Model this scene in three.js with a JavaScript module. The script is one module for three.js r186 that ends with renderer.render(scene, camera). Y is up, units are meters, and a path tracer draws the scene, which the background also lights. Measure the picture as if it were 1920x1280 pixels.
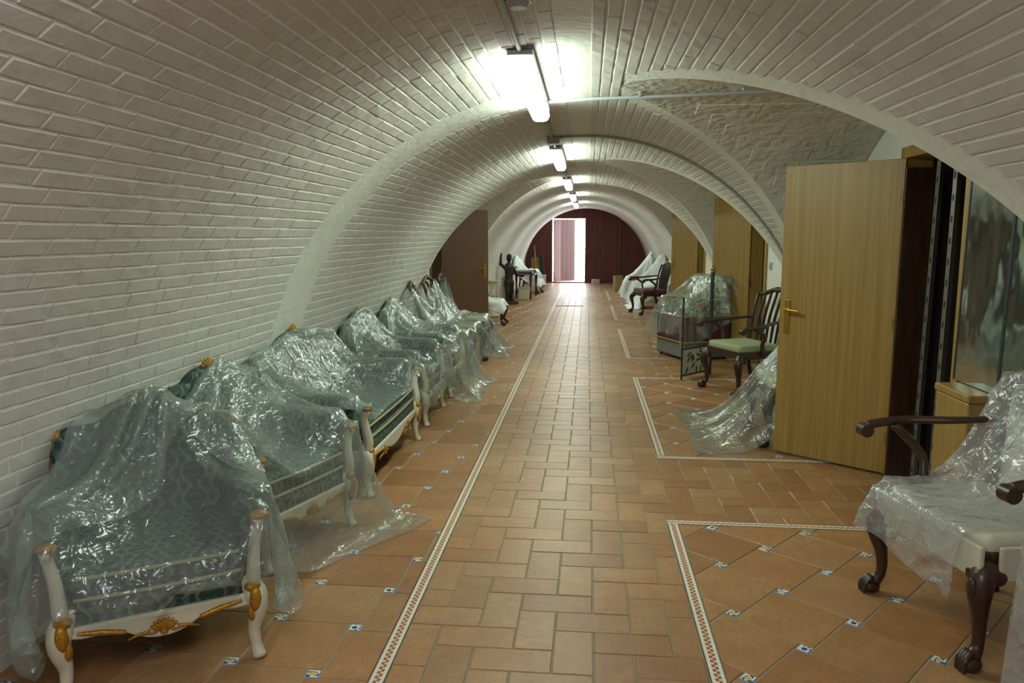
import * as THREE from 'three';
import { RoundedBoxGeometry } from 'three/addons/geometries/RoundedBoxGeometry.js';
import { mergeGeometries } from 'three/addons/utils/BufferGeometryUtils.js';
import { MarchingCubes } from 'three/addons/objects/MarchingCubes.js';
import { RectAreaLightUniformsLib } from 'three/addons/lights/RectAreaLightUniformsLib.js';

// ---------------------------------------------------------------- camera, sky, exposure
const scene = new THREE.Scene();
const EYE = 1.566;
const camera = new THREE.PerspectiveCamera(2 * Math.atan(640 / 1430) * 180 / Math.PI, 1920 / 1280, 0.05, 200);
camera.rotation.order = 'YXZ';
camera.position.set(0, EYE, 0);
camera.rotation.set(-7.922 * Math.PI / 180, 5.617 * Math.PI / 180, 0);
camera.updateMatrixWorld(true);
const SKY = 13;                                         // overcast daylight beyond the far door
scene.background = new THREE.Color(0.93 * SKY, 0.97 * SKY, 1.0 * SKY);
const LAMP_NITS = 95, LAMP_TINT = new THREE.Color(0.81, 1.0, 0.81), NEAR_TINT = new THREE.Color(0.90, 0.96, 1.0);
const EXPOSURE = 0.69;
const renderer = new THREE.WebGLRenderer({ antialias: true });
renderer.toneMapping = THREE.LinearToneMapping;
renderer.toneMappingExposure = EXPOSURE;
renderer.shadowMap.enabled = true;
RectAreaLightUniformsLib.init();

// ---------------------------------------------------------------- small tools
const V = (x, y, z) => new THREE.Vector3(x, y, z);
const rad = (d) => d * Math.PI / 180;
const lerp = (a, b, t) => a + (b - a) * t;
const clamp = (x, a, b) => Math.min(b, Math.max(a, x));
const smooth = (a, b, x) => { const t = clamp((x - a) / (b - a), 0, 1); return t * t * (3 - 2 * t); };
function rng(seed) { let s = seed >>> 0; return () => { s = (s + 0x6d2b79f5) >>> 0; let t = Math.imul(s ^ (s >>> 15), 1 | s); t = (t + Math.imul(t ^ (t >>> 7), 61 | t)) ^ t; return ((t ^ (t >>> 14)) >>> 0) / 4294967296; }; }
const used = new Map();
function numbered(name) { const n = used.get(name) || 0; used.set(name, n + 1); return n ? `${name}_${String(n).padStart(3, '0')}` : name; }
function shade(o) { o.traverse((m) => { if (m.isMesh) { m.castShadow = true; m.receiveShadow = true; } }); }
function mesh(name, geo, mat, parent, label) {
  const m = new THREE.Mesh(Array.isArray(geo) ? merge(geo) : geo, mat);
  m.name = name; if (label) m.userData.label = label;
  if (parent) parent.add(m);
  return m;
}
function thing(name, label, category, pos = [0, 0, 0], turn = 0, group) {
  const o = new THREE.Group(); o.name = numbered(name); scene.add(o);
  o.position.set(...pos); o.rotation.y = turn;
  o.userData = { label, category }; if (group) o.userData.group = group;
  return o;
}
function single(name, geo, mat, label, category, group) {
  const m = mesh(numbered(name), geo, mat, scene);
  m.userData = { label, category }; if (group) m.userData.group = group;
  return m;
}
function struct(name, pos = [0, 0, 0]) { const o = new THREE.Group(); o.name = numbered(name); o.position.set(...pos); o.userData = { kind: 'structure' }; scene.add(o); return o; }
function copyOf(src, label, pos, turn) {
  const c = src.clone(); c.name = numbered(src.name.replace(/_\d{3}$/, '')); c.userData = { ...src.userData, label };
  c.position.set(...pos); c.rotation.y = turn; scene.add(c); return c;
}
function plain(g) {                                    // only position, normal, uv; not indexed
  let q = g.index ? g.toNonIndexed() : g.clone();
  for (const k of Object.keys(q.attributes)) if (!['position', 'normal', 'uv'].includes(k)) q.deleteAttribute(k);
  if (!q.attributes.normal) q.computeVertexNormals();
  if (!q.attributes.uv) q.setAttribute('uv', new THREE.BufferAttribute(new Float32Array(q.attributes.position.count * 2), 2));
  q.clearGroups(); q.morphAttributes = {};
  return q;
}
const merge = (list) => list.length === 1 ? plain(list[0]) : mergeGeometries(list.map(plain));
function metric(g, along) {                            // texture coordinates in metres, from the main direction of each face
  const q = plain(g), p = q.attributes.position, n = q.attributes.normal, uv = q.attributes.uv;
  for (let i = 0; i < p.count; i += 3) {
    let nx = 0, ny = 0, nz = 0;
    for (let k = 0; k < 3; k++) { nx += Math.abs(n.getX(i + k)); ny += Math.abs(n.getY(i + k)); nz += Math.abs(n.getZ(i + k)); }
    for (let k = 0; k < 3; k++) {
      const x = p.getX(i + k), y = p.getY(i + k), z = p.getZ(i + k);
      if (ny >= nx && ny >= nz) along ? uv.setXY(i + k, z, x) : uv.setXY(i + k, x, z);
      else if (nx >= nz) uv.setXY(i + k, z, y); else uv.setXY(i + k, x, y);
    }
  }
  return q;
}
const box = (w, h, d, x = 0, y = 0, z = 0) => new THREE.BoxGeometry(w, h, d).translate(x, y, z);
const rbox = (w, h, d, r, x = 0, y = 0, z = 0, s = 3) => new RoundedBoxGeometry(w, h, d, s, Math.min(r, w / 2.01, h / 2.01, d / 2.01)).translate(x, y, z);
const ball = (rx, ry, rz, x, y, z, s = 14) => new THREE.SphereGeometry(1, s, Math.ceil(s * 0.7)).scale(rx, ry, rz).translate(x, y, z);
function tube(pts, radii, sides = 10, steps = 5, flat = 1, closed = false) {  // a swept round bar whose radius follows the list
  const c = new THREE.CatmullRomCurve3(pts.map((p) => p.isVector3 ? p : V(...p)), closed, 'catmullrom', 0.5);
  const n = Math.max(2, (pts.length - 1) * steps), f = c.computeFrenetFrames(n, closed), pos = [], uv = [], idx = [];
  const R = (t) => { if (typeof radii === 'number') return radii; const k = t * (radii.length - 1), i = Math.min(radii.length - 2, Math.floor(k)); return lerp(radii[i], radii[i + 1], k - i); };
  for (let i = 0; i <= n; i++) {
    const p = c.getPoint(i / n), r = R(i / n);
    for (let j = 0; j <= sides; j++) {
      const a = j / sides * Math.PI * 2, q = p.clone().addScaledVector(f.normals[i], Math.cos(a) * r * flat).addScaledVector(f.binormals[i], Math.sin(a) * r);
      pos.push(q.x, q.y, q.z); uv.push(j / sides * 0.2, i / n);
    }
  }
  for (let i = 0; i < n; i++) for (let j = 0; j < sides; j++) { const a = i * (sides + 1) + j, b = a + sides + 1; idx.push(a, b, a + 1, b, b + 1, a + 1); }
  if (!closed) for (const [row, flip] of [[0, 0], [n, 1]]) {
    const p = c.getPoint(row / n), k = pos.length / 3; pos.push(p.x, p.y, p.z); uv.push(0, 0);
    for (let j = 0; j < sides; j++) { const a = row * (sides + 1) + j; flip ? idx.push(a, k, a + 1) : idx.push(k, a, a + 1); }
  }
  const g = new THREE.BufferGeometry();
  g.setAttribute('position', new THREE.Float32BufferAttribute(pos, 3)); g.setAttribute('uv', new THREE.Float32BufferAttribute(uv, 2)); g.setIndex(idx); g.computeVertexNormals();
  return g;
}
const bar = (a, b, r, sides = 8) => tube([a, b], r, sides, 1);
function slab(outline, depth, bevel = 0.006, seg = 2) {                        // outline in x,y; thickness along z, centred
  const s = outline instanceof THREE.Shape ? outline : new THREE.Shape(outline.map((p) => new THREE.Vector2(...p)));
  return new THREE.ExtrudeGeometry(s, { depth: depth - 2 * bevel, bevelEnabled: bevel > 0, bevelThickness: bevel, bevelSize: bevel, bevelSegments: seg, curveSegments: 10 }).translate(0, 0, -depth / 2 + bevel);
}
function raw(pos, uv, idx) {
  const g = new THREE.BufferGeometry();
  g.setAttribute('position', new THREE.Float32BufferAttribute(pos, 3));
  g.setAttribute('uv', new THREE.Float32BufferAttribute(uv, 2));
  if (idx) g.setIndex(idx);
  g.computeVertexNormals();
  return g;
}

// ---------------------------------------------------------------- textures
function hash(ix, iy, s) { let h = Math.imul(ix, 374761393) ^ Math.imul(iy, 668265263) ^ Math.imul(s, 974711); h = Math.imul(h ^ (h >>> 13), 1274126177); return ((h ^ (h >>> 16)) >>> 0) / 4294967296; }
function vnoise(x, y, px, py, s) {                     // value noise that tiles with periods px, py
  const ix = Math.floor(x), iy = Math.floor(y), fx = x - ix, fy = y - iy, u = fx * fx * (3 - 2 * fx), v = fy * fy * (3 - 2 * fy);
  const w = (a, p) => ((a % p) + p) % p, h = (a, b) => hash(w(a, px), w(b, py), s);
  return lerp(lerp(h(ix, iy), h(ix + 1, iy), u), lerp(h(ix, iy + 1), h(ix + 1, iy + 1), u), v);
}
function fbm(u, v, f, g, oct, s) { let a = 0, k = 0.5, t = 0; for (let i = 0; i < oct; i++) { a += k * vnoise(u * f, v * g, f, g, s + i); t += k; k *= 0.5; f *= 2; g *= 2; } return a / t; }
function texture(w, h, fn, srgb, rx = 1, ry = 1) {     // fn(u, v) -> [r, g, b] or a number, 0..1
  const d = new Uint8Array(w * h * 4);
  for (let y = 0; y < h; y++) for (let x = 0; x < w; x++) {
    const c = fn(x / w, y / h), o = (y * w + x) * 4;
    if (typeof c === 'number') d[o] = d[o + 1] = d[o + 2] = clamp(c, 0, 1) * 255; else for (let k = 0; k < 3; k++) d[o + k] = clamp(c[k], 0, 1) * 255;
    d[o + 3] = 255;
  }
  const t = new THREE.DataTexture(d, w, h);
  t.wrapS = t.wrapT = THREE.RepeatWrapping; t.magFilter = t.minFilter = THREE.LinearFilter; t.repeat.set(rx, ry);
  if (srgb) t.colorSpace = THREE.SRGBColorSpace;
  t.needsUpdate = true;
  return t;
}
const mix3 = (a, b, t) => [lerp(a[0], b[0], t), lerp(a[1], b[1], t), lerp(a[2], b[2], t)];
const T = {
  plaster: texture(512, 512, (u, v) => 0.55 * fbm(u, v, 6, 6, 5, 3) + 0.45 * Math.pow(fbm(u, v, 24, 24, 3, 9), 1.4), false, 1.6, 1.6),
  rough: texture(512, 512, (u, v) => 0.5 * fbm(u, v, 9, 9, 3, 31) + 0.5 * Math.pow(fbm(u, v, 26, 26, 2, 47), 1.2), false, 1.1, 1.1),
  paint: texture(256, 256, (u, v) => { const n = fbm(u, v, 5, 5, 5, 71), d = smooth(0.62, 0.8, fbm(u, v, 20, 20, 3, 77)); return mix3([0.84, 0.84, 0.805], [0.785, 0.78, 0.74], n * 0.8 + d * 0.5); }, true, 0.7, 0.7),
  tile: texture(256, 256, (u, v) => { const n = fbm(u, v, 3, 5, 5, 11), m = fbm(u, v, 16, 10, 3, 13), s = smooth(0.66, 0.8, fbm(u, v, 30, 30, 2, 17)); return mix3(mix3([0.715, 0.56, 0.395], [0.62, 0.45, 0.305], n), [0.545, 0.385, 0.265], m * 0.5 + s * 0.35); }, true, 2.3, 2.3),
  grain: texture(512, 512, (u, v) => { const w = fbm(u, v, 4, 2, 3, 21) * 0.35, g = fbm(u + w * 0.06, v, 60, 2, 3, 23), c = 0.5 + 0.5 * Math.sin((u * 9 + w * 5 + 0.3 * Math.sin(v * 6.283)) * 6.283); return mix3([0.66, 0.53, 0.29], [0.50, 0.38, 0.17], clamp(g * 0.8 + c * 0.09, 0, 1)); }, true, 1.3, 0.5),
  dark: texture(256, 256, (u, v) => mix3([0.30, 0.20, 0.14], [0.17, 0.10, 0.07], fbm(u, v, 30, 3, 4, 27)), true, 2, 2),
  red: texture(256, 512, (u, v) => mix3([0.44, 0.20, 0.18], [0.31, 0.12, 0.11], fbm(u, v, 26, 2, 4, 29)), true, 1.5, 0.5),
  crumple: texture(512, 512, (u, v) => { let a = 0, k = 0.5; for (let i = 0; i < 4; i++) { const f = 4 << i, wx = fbm(u, v, 6, 6, 2, 61 + i) * 0.12; a += k * Math.pow(1 - Math.abs(2 * vnoise((u + wx) * f, (v - wx) * f, f, f, 81 + i) - 1), 2.2); k *= 0.55; } return a * 0.85; }, false, 1.9, 1.9),
  damask: texture(256, 256, (u, v) => {
    const wx = (fbm(u, v, 12, 12, 2, 93) - 0.5) * 0.12, x = Math.abs((((u + wx * 0.3) * 2) % 1) - 0.5) * 2, y = Math.abs(((v * 2 + (Math.floor(u * 2) % 2) * 0.5) % 1) - 0.5) * 2;
    const q = Math.abs(x - 0.62 + 0.30 * Math.cos(y * 3.1416)) + wx, star = Math.hypot(x, y * 0.8), leaf = Math.sin(star * 12 + Math.cos(Math.atan2(y, x) * 4) * 1.5) > 0.35 && star < 0.75 && star > 0.15, knot = Math.hypot(x - 0.9, y - 0.5) < 0.24;
    const t = Math.max(q < 0.12 ? 0.8 : 0, leaf ? 0.45 : 0, knot ? 0.6 : 0) * (0.3 + 1.0 * fbm(u, v, 22, 22, 3, 95));
    return mix3([0.135, 0.215, 0.20], [0.46, 0.54, 0.48], clamp(t, 0, 1));
  }, true, 4.6, 4.6),
  weave: texture(128, 128, (u, v) => 0.5 + 0.25 * Math.sin(u * 32 * 6.283) * Math.cos(v * 32 * 6.283) + 0.25 * fbm(u, v, 8, 8, 3, 99), false, 8, 8),
  tapestry: texture(256, 256, (u, v) => {
    let c = [0.80, 0.80, 0.72]; const n = fbm(u, v, 14, 14, 3, 101), m = fbm(u, v, 9, 9, 2, 131);
    if (m > 0.56) c = [0.42, 0.55, 0.45]; if (n > 0.66) c = [0.80, 0.47, 0.28]; if (n < 0.32) c = [0.34, 0.42, 0.38]; return c;
  }, true, 2, 2),
};
const again = (t, rx, ry) => { const c = t.clone(); c.repeat.set(rx, ry); c.needsUpdate = true; return c; };
// painted border strip, as wide as the strip and 0.12 m long: white edges with dark lines, small red and green chain between
T.border = texture(64, 128, (u, v) => {
  const e = Math.min(u, 1 - u); let c = [0.88, 0.86, 0.80];
  if (e < 0.085) c = [0.34, 0.25, 0.24]; else if (e < 0.30) { const k = Math.abs(((v * 8) % 1) - 0.5) < 0.12; c = k ? [0.74, 0.68, 0.62] : [0.89, 0.87, 0.81]; }
  else { const k = (v * 4 + (u > 0.5 ? 0.5 : 0)) % 1; c = k < 0.42 ? [0.66, 0.30, 0.22] : k < 0.58 ? [0.42, 0.45, 0.34] : [0.84, 0.78, 0.68]; }
  return c;
}, true, 1, 1);
// three glazed corner tiles: blue rim, white field, a small flower
T.inset = [5, 6, 7].map((s) => texture(64, 64, (u, v) => {
  const e = Math.max(Math.abs(u - 0.5), Math.abs(v - 0.5)), r = Math.hypot(u - 0.45, v - 0.52), n = fbm(u, v, 6, 6, 2, s * 7); let c = [0.86, 0.87, 0.86];
  if (e > 0.40) c = [0.50, 0.56, 0.70]; else if (r < 0.17 + 0.1 * n) c = s === 5 ? [0.80, 0.70, 0.25] : s === 6 ? [0.72, 0.70, 0.52] : [0.20, 0.27, 0.45]; else if (n > 0.56) c = [0.24, 0.31, 0.50];
  return c;
}, true));

// ---------------------------------------------------------------- materials
const std = (o) => new THREE.MeshStandardMaterial({ side: THREE.DoubleSide, ...o });
const M = {
  plaster: std({ map: T.paint, bumpMap: T.plaster, bumpScale: 0.006, roughness: 0.78 }),
  brick: std({ color: 0xece8e9, map: T.paint, bumpMap: T.plaster, bumpScale: 0.004, roughness: 0.72 }),
  rough: std({ map: T.paint, bumpMap: T.rough, bumpScale: 0.014, roughness: 0.85 }),
  white: std({ color: 0xdcdad0, bumpMap: T.plaster, bumpScale: 0.002, roughness: 0.8 }),
  earth: std({ color: 0x8a8478, roughness: 0.95 }),
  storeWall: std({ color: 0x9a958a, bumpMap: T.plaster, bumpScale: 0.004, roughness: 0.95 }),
  grout: std({ color: 0x8d8a78, bumpMap: T.plaster, bumpScale: 0.003, roughness: 0.9 }),
  tiles: [0xffffff, 0xf3efe6, 0xfff4e6, 0xeee2d6, 0xfffaea, 0xf4e4d2, 0xe8dacb].map((c) => std({ color: c, map: T.tile, bumpMap: T.plaster, bumpScale: 0.0015, roughness: 0.42 })),
  border: std({ map: T.border, roughness: 0.35 }),
  insets: T.inset.map((t) => std({ map: t, roughness: 0.25 })),
  oak: std({ map: T.grain, roughness: 0.42 }),
  oakEdge: std({ color: 0x8a6a3c, roughness: 0.5 }),
  walnutDoor: std({ color: 0x6b4c36, roughness: 0.4 }),
  dark: std({ map: T.dark, roughness: 0.36 }),
  black: std({ color: 0x1b1714, roughness: 0.6 }),
  redWood: std({ map: T.red, roughness: 0.5 }),
  brass: std({ color: 0xb8903e, metalness: 0.9, roughness: 0.3 }),
  steel: std({ color: 0x8d8f92, metalness: 0.8, roughness: 0.38 }),
  iron: std({ color: 0x3c4244, metalness: 0.5, roughness: 0.45 }),
  damask: std({ map: T.damask, bumpMap: T.weave, bumpScale: 0.001, roughness: 0.62 }),
  cord: std({ color: 0x9c9572, roughness: 0.8 }),
  ivory: std({ color: 0xc9c2ae, bumpMap: T.plaster, bumpScale: 0.002, roughness: 0.45 }),
  gold: std({ color: 0xb07f2a, bumpMap: T.rough, bumpScale: 0.004, metalness: 0.55, roughness: 0.4 }),
  cream: std({ color: 0xcfc9b2, bumpMap: T.weave, bumpScale: 0.001, roughness: 0.85 }),
  sage: std({ color: 0x9aa07a, bumpMap: T.weave, bumpScale: 0.001, roughness: 0.8 }),
  burgundy: std({ color: 0x5f3140, bumpMap: T.weave, bumpScale: 0.001, roughness: 0.75 }),
  ochre: std({ color: 0xa8893f, roughness: 0.8 }),
  greyCloth: std({ color: 0x7a7c74, bumpMap: T.weave, bumpScale: 0.001, roughness: 0.9 }),
  tapestry: std({ map: T.tapestry, roughness: 0.85 }),
  sheet: std({ color: 0xdfe2e6, bumpMap: T.crumple, bumpScale: 0.01, roughness: 0.5 }),
  pvc: std({ color: 0x9a9c9a, roughness: 0.5 }),
  housing: std({ color: 0xa9adb6, roughness: 0.4 }),
  card: std({ color: 0x8d7452, roughness: 0.9 }),
  foam: std({ color: 0xb9b79b, bumpMap: T.rough, bumpScale: 0.01, roughness: 0.9 }),
  stone: std({ color: 0xc9c6bf, roughness: 0.9 }),
  film: new THREE.MeshPhysicalMaterial({ side: THREE.DoubleSide, color: 0xe9efec, transmission: 0.89, thickness: 0, roughness: 0.19, ior: 1.5, bumpMap: T.crumple, bumpScale: 0.02 }),
  filmThick: new THREE.MeshPhysicalMaterial({ side: THREE.DoubleSide, color: 0xe6e6e8, transmission: 0.76, thickness: 0, roughness: 0.2, ior: 1.5, bumpMap: T.crumple, bumpScale: 0.025 }),
  mirror: std({ color: 0xb0beba, metalness: 0.95, roughness: 0.08, bumpMap: again(T.plaster, 0.2, 0.12), bumpScale: 0.02 }),
};
// ---------------------------------------------------------------- the setting: one barrel vault with side bays
const XC = -0.06, YC = 0.41, R = 2.03, TOP = YC + R, RS = 2.15, SIDE_TOP = TOP - 0.015, YS = SIDE_TOP - RS;
const NEAR = 3.2, FAR = -25.55;                        // z of the back wall behind the camera and of the far wall
const BAYS = [-0.2, -4.65, -9.1, -13.55], LEFT_BAYS = [-11.33], XR = 1.98, XL = -2.32;
const halfMain = (y) => y <= YC ? R : Math.sqrt(Math.max(0, R * R - (y - YC) ** 2));
const halfSide = (y) => y >= SIDE_TOP ? 0 : y <= YS ? RS : Math.sqrt(RS * RS - (y - YS) ** 2);
// the cross-section from the floor up to the crown by arc length s; side is -1 (left) or 1 (right)
const ARC = YC + R * Math.PI / 2;
function section(s, side) {
  if (s <= YC) return { x: XC + side * R, y: s, nx: -side, ny: 0 };
  const a = (s - YC) / R; return { x: XC + side * R * Math.cos(a), y: YC + R * Math.sin(a), nx: -side * Math.cos(a), ny: -Math.sin(a) };
}
function spans(y, side, margin = 0) {                  // the stretches of z that are vault and not bay at this height
  const out = []; let z = NEAR; const w = halfSide(y) + (halfSide(y) > 0 ? margin : 0);
  if (w > 0) for (const b of (side > 0 ? BAYS : LEFT_BAYS)) { if (z > b + w) out.push([z, b + w]); z = Math.min(z, b - w); }
  out.push([z, FAR]);
  return out.filter(([a, b]) => a - b > 0.01);
}
const ceiling = struct('ceiling');
{
  const ss = []; for (let i = 0; i <= 8; i++) ss.push(YC * i / 8); for (let i = 1; i <= 56; i++) ss.push(YC + R * Math.PI / 2 * i / 56);
  ss.push(YC + R * Math.asin((SIDE_TOP - YC) / R)); ss.sort((a, b) => a - b);
  for (const side of [-1, 1]) {
    const pos = [], uv = [], idx = [], bays = side > 0 ? BAYS : LEFT_BAYS, edges = [NEAR, ...bays.flatMap((b) => [[b, 1], [b, -1]]), FAR];
    const ze = (e, y) => Array.isArray(e) ? e[0] + e[1] * Math.min(halfSide(y), 2.21) : e;
    for (let e = 0; e < edges.length; e += 2) {
      const n = Math.max(8, Math.ceil((ze(edges[e], 0) - ze(edges[e + 1], 0)) / 0.5));
      const at = pos.length / 3;
      for (const s of ss) for (let i = 0; i <= n; i++) { const p = section(s, side), z = lerp(ze(edges[e], p.y), ze(edges[e + 1], p.y), i / n); pos.push(p.x, p.y, z); uv.push(z, s * side); }
      for (let k = 0; k < ss.length - 1; k++) for (let i = 0; i < n; i++) { const a = at + k * (n + 1) + i, b = a + n + 1; side < 0 ? idx.push(a, a + 1, b, a + 1, b + 1, b) : idx.push(a, b, a + 1, a + 1, b, b + 1); }
    }
    mesh('vault', raw(pos, uv, idx), M.plaster, ceiling);
    // the barrels of the side bays
    for (const zb of bays) {
      const pp = [], uu = [], ii = [], xe = side > 0 ? XR + 0.02 : XL - 0.02;
      for (const far of [1, -1]) {
        const at = pp.length / 3, n = 6; let run = 0, last = null;
        const list = ss.filter((s) => section(s, side).y <= SIDE_TOP + 1e-6);
        list.forEach((s) => {
          const p = section(s, side), z = zb + far * Math.min(halfSide(p.y), 2.21);
          if (last) run += Math.hypot(z - last[0], p.y - last[1]); last = [z, p.y];
          for (let i = 0; i <= n; i++) { const x = lerp(p.x, xe, i / n); pp.push(x, p.y, z); uu.push(x, run); }
        });
        for (let k = 0; k < list.length - 1; k++) for (let i = 0; i < n; i++) { const a = at + k * (n + 1) + i, b = a + n + 1; ii.push(a, a + 1, b, a + 1, b + 1, b); }
      }
      mesh('bay_vault', raw(pp, uu, ii), M.rough, ceiling);
    }
  }
  // masonry round the vault
  mesh('masonry', [box(9, 0.3, NEAR - FAR + 1, 0, 2.75, (NEAR + FAR) / 2), box(0.3, 3, NEAR - FAR + 1, -4.3, 1.3, (NEAR + FAR) / 2), box(0.3, 3, NEAR - FAR + 1, 4.3, 1.3, (NEAR + FAR) / 2), box(9, 3, 0.3, 0, 1.3, NEAR + 0.3),
    box(2.4, 3, 0.3, -3.25, 1.3, FAR - 0.1), box(2.4, 3, 0.3, 3.2, 1.3, FAR - 0.1)], M.earth, ceiling);
}
// one piece laid on a surface: fn(u, v) -> {p, n}; the face stands proud by h and its rim is chamfered
function piece(out, fn, u0, u1, v0, v1, h, rim, nu, nv, jit) {
  const P = out.pos, U = out.uv, I = out.idx, at = P.length / 3, rows = [];
  const put = (u, v, k) => { const q = fn(u, v); P.push(q.p.x + q.n.x * k, q.p.y + q.n.y * k, q.p.z + q.n.z * k); U.push(u, v); return P.length / 3 - 1; };
  for (let j = 0; j <= nv; j++) { const r = []; for (let i = 0; i <= nu; i++) r.push(put(lerp(u0, u1, (i + (i === 0 ? rim[0] : i === nu ? -rim[0] : 0)) / nu) , lerp(v0, v1, (j + (j === 0 ? rim[1] : j === nv ? -rim[1] : 0)) / nv), h + (jit() - 0.5) * h * 0.9)); rows.push(r); }
  for (let j = 0; j < nv; j++) for (let i = 0; i < nu; i++) { const a = rows[j][i], b = rows[j][i + 1], c = rows[j + 1][i], d = rows[j + 1][i + 1]; I.push(a, b, c, b, d, c); }
  const loop = [], low = [];
  for (let i = 0; i < nu; i++) { loop.push(rows[0][i]); low.push([i / nu, 0]); }
  for (let j = 0; j < nv; j++) { loop.push(rows[j][nu]); low.push([1, j / nv]); }
  for (let i = nu; i > 0; i--) { loop.push(rows[nv][i]); low.push([i / nu, 1]); }
  for (let j = nv; j > 0; j--) { loop.push(rows[j][0]); low.push([0, j / nv]); }
  const base = low.map(([a, b]) => put(lerp(u0, u1, a), lerp(v0, v1, b), -0.002));
  for (let i = 0; i < loop.length; i++) { const k = (i + 1) % loop.length; I.push(loop[i], base[i], loop[k], base[i], base[k], loop[k]); }
}
const facet = (g) => { const q = g.toNonIndexed(); q.computeVertexNormals(); return q; };
const fresh = () => ({ pos: [], uv: [], idx: [] });
{
  const r = rng(7), list = [], toView = camera.matrixWorldInverse;
  const fnFor = (side) => (z, s) => { const q = section(s, side); return { p: V(q.x, q.y, -z), n: V(q.nx, q.ny, 0) }; };
  const fns = { '-1': fnFor(-1), 1: fnFor(1) };
  
  for (const side of [-1, 1]) for (let c = 0, COURSE = side < 0 ? 0.065 : 0.061; c < ARC / COURSE; c++) {
    const s0 = c * COURSE + 0.003, s1 = (c + 1) * COURSE - 0.004, ym = section((s0 + s1) / 2, side).y;
    if (s1 > ARC - 0.03) continue;
    const far = side > 0 ? 0.24 : 0.10;
    for (const [za, zb] of spans(ym, side, far)) {
      let z = Math.min(za, 0.6);
      const long = side > 0 && ym > 1.1;               // on the right the upright joints are filled and only the courses show
      z -= long ? 0 : (c % 2 ? 0.13 : 0) + r() * 0.05;
      while (z > zb + 0.06) {
        const L = long ? 0.7 + r() * 1.3 : 0.225 + r() * 0.035, e = Math.max(z - L, zb);
        let a = -z, b = -e;
        if (side < 0) { if (a < 4.72 && b > 4.72) b = 4.72; if (a > 4.70 && a < 5.22) { z = e; if (b > 5.25) a = 5.22; else continue; } }
        if (b - a > 0.06) list.push({ side, a: a + 0.003, b: b - 0.004, s0: s0 + (r() - 0.5) * 0.003, s1: s1 + (r() - 0.5) * 0.003, h: 0.0022 + r() * 0.0022, long });
        z = e;
      }
    }
  }
  for (const b of list) {
    const q = section((b.s0 + b.s1) / 2, b.side), p = V(q.x, q.y, -(b.a + b.b) / 2), d = p.clone().applyMatrix4(toView), n = p.clone().project(camera);
    const inside = d.z < -0.3 && Math.abs(n.x) < 1.02 && Math.abs(n.y) < 1.02;
    b.size = inside ? (b.b - b.a) * 0.06 / (d.z * d.z) * Math.abs(V(q.nx, q.ny, 0).dot(p.clone().sub(camera.position).normalize())) : 0;
    if (b.long) b.size *= 0.35;
  }
  list.sort((a, b) => b.size - a.size);
  const rest = fresh();
  list.forEach((b, i) => {
    const near = i < 300, out = near ? fresh() : rest, len = b.b - b.a, nu = near ? Math.max(2, Math.round(len / 0.08)) : Math.max(1, Math.round(len / 0.5));
    piece(out, fns[b.side], b.a, b.b, b.s0, b.s1, b.h, [0.004 / len * nu, 0.07], nu, 1, r);
    if (near) mesh(numbered('brick'), facet(raw(out.pos, out.uv, out.idx)), M.brick, ceiling);
  });
  const m = mesh('brick_courses', facet(raw(rest.pos, rest.uv, rest.idx)), M.brick, ceiling); m.userData.kind = 'stuff';
  // rough plastered blocks on the far half of the two nearest side bays
  for (const zb of BAYS.slice(1, 3)) {
    const fn = (x, t) => { const a = t / RS; return { p: V(x, YS + RS * Math.cos(a), zb - RS * Math.sin(a)), n: V(0, -Math.cos(a), Math.sin(a)) }; };
    const H = 0.155;
    for (let k = 0; k < 15; k++) {
      const t0 = 0.42 + k * H, ym = YS + RS * Math.cos((t0 + H / 2) / RS); if (ym < 0.3) break;
      let x = XC + halfMain(ym - H * 0.2) + 0.10, first = true;
      while (x < XR - 0.05) {
        const L = (first && k % 2 ? 0.22 : 0.36) + r() * 0.08, e = Math.min(x + L, XR - 0.01), out = fresh();
        if (e - x > 0.05) { piece(out, fn, x + 0.003, e - 0.004, t0 + 0.003, t0 + H - 0.004, 0.005, [0.03, 0.05], 3, 2, r); mesh(numbered('block'), facet(raw(out.pos, out.uv, out.idx)), M.rough, ceiling); }
        x = e; first = false;
      }
    }
  }
}
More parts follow.
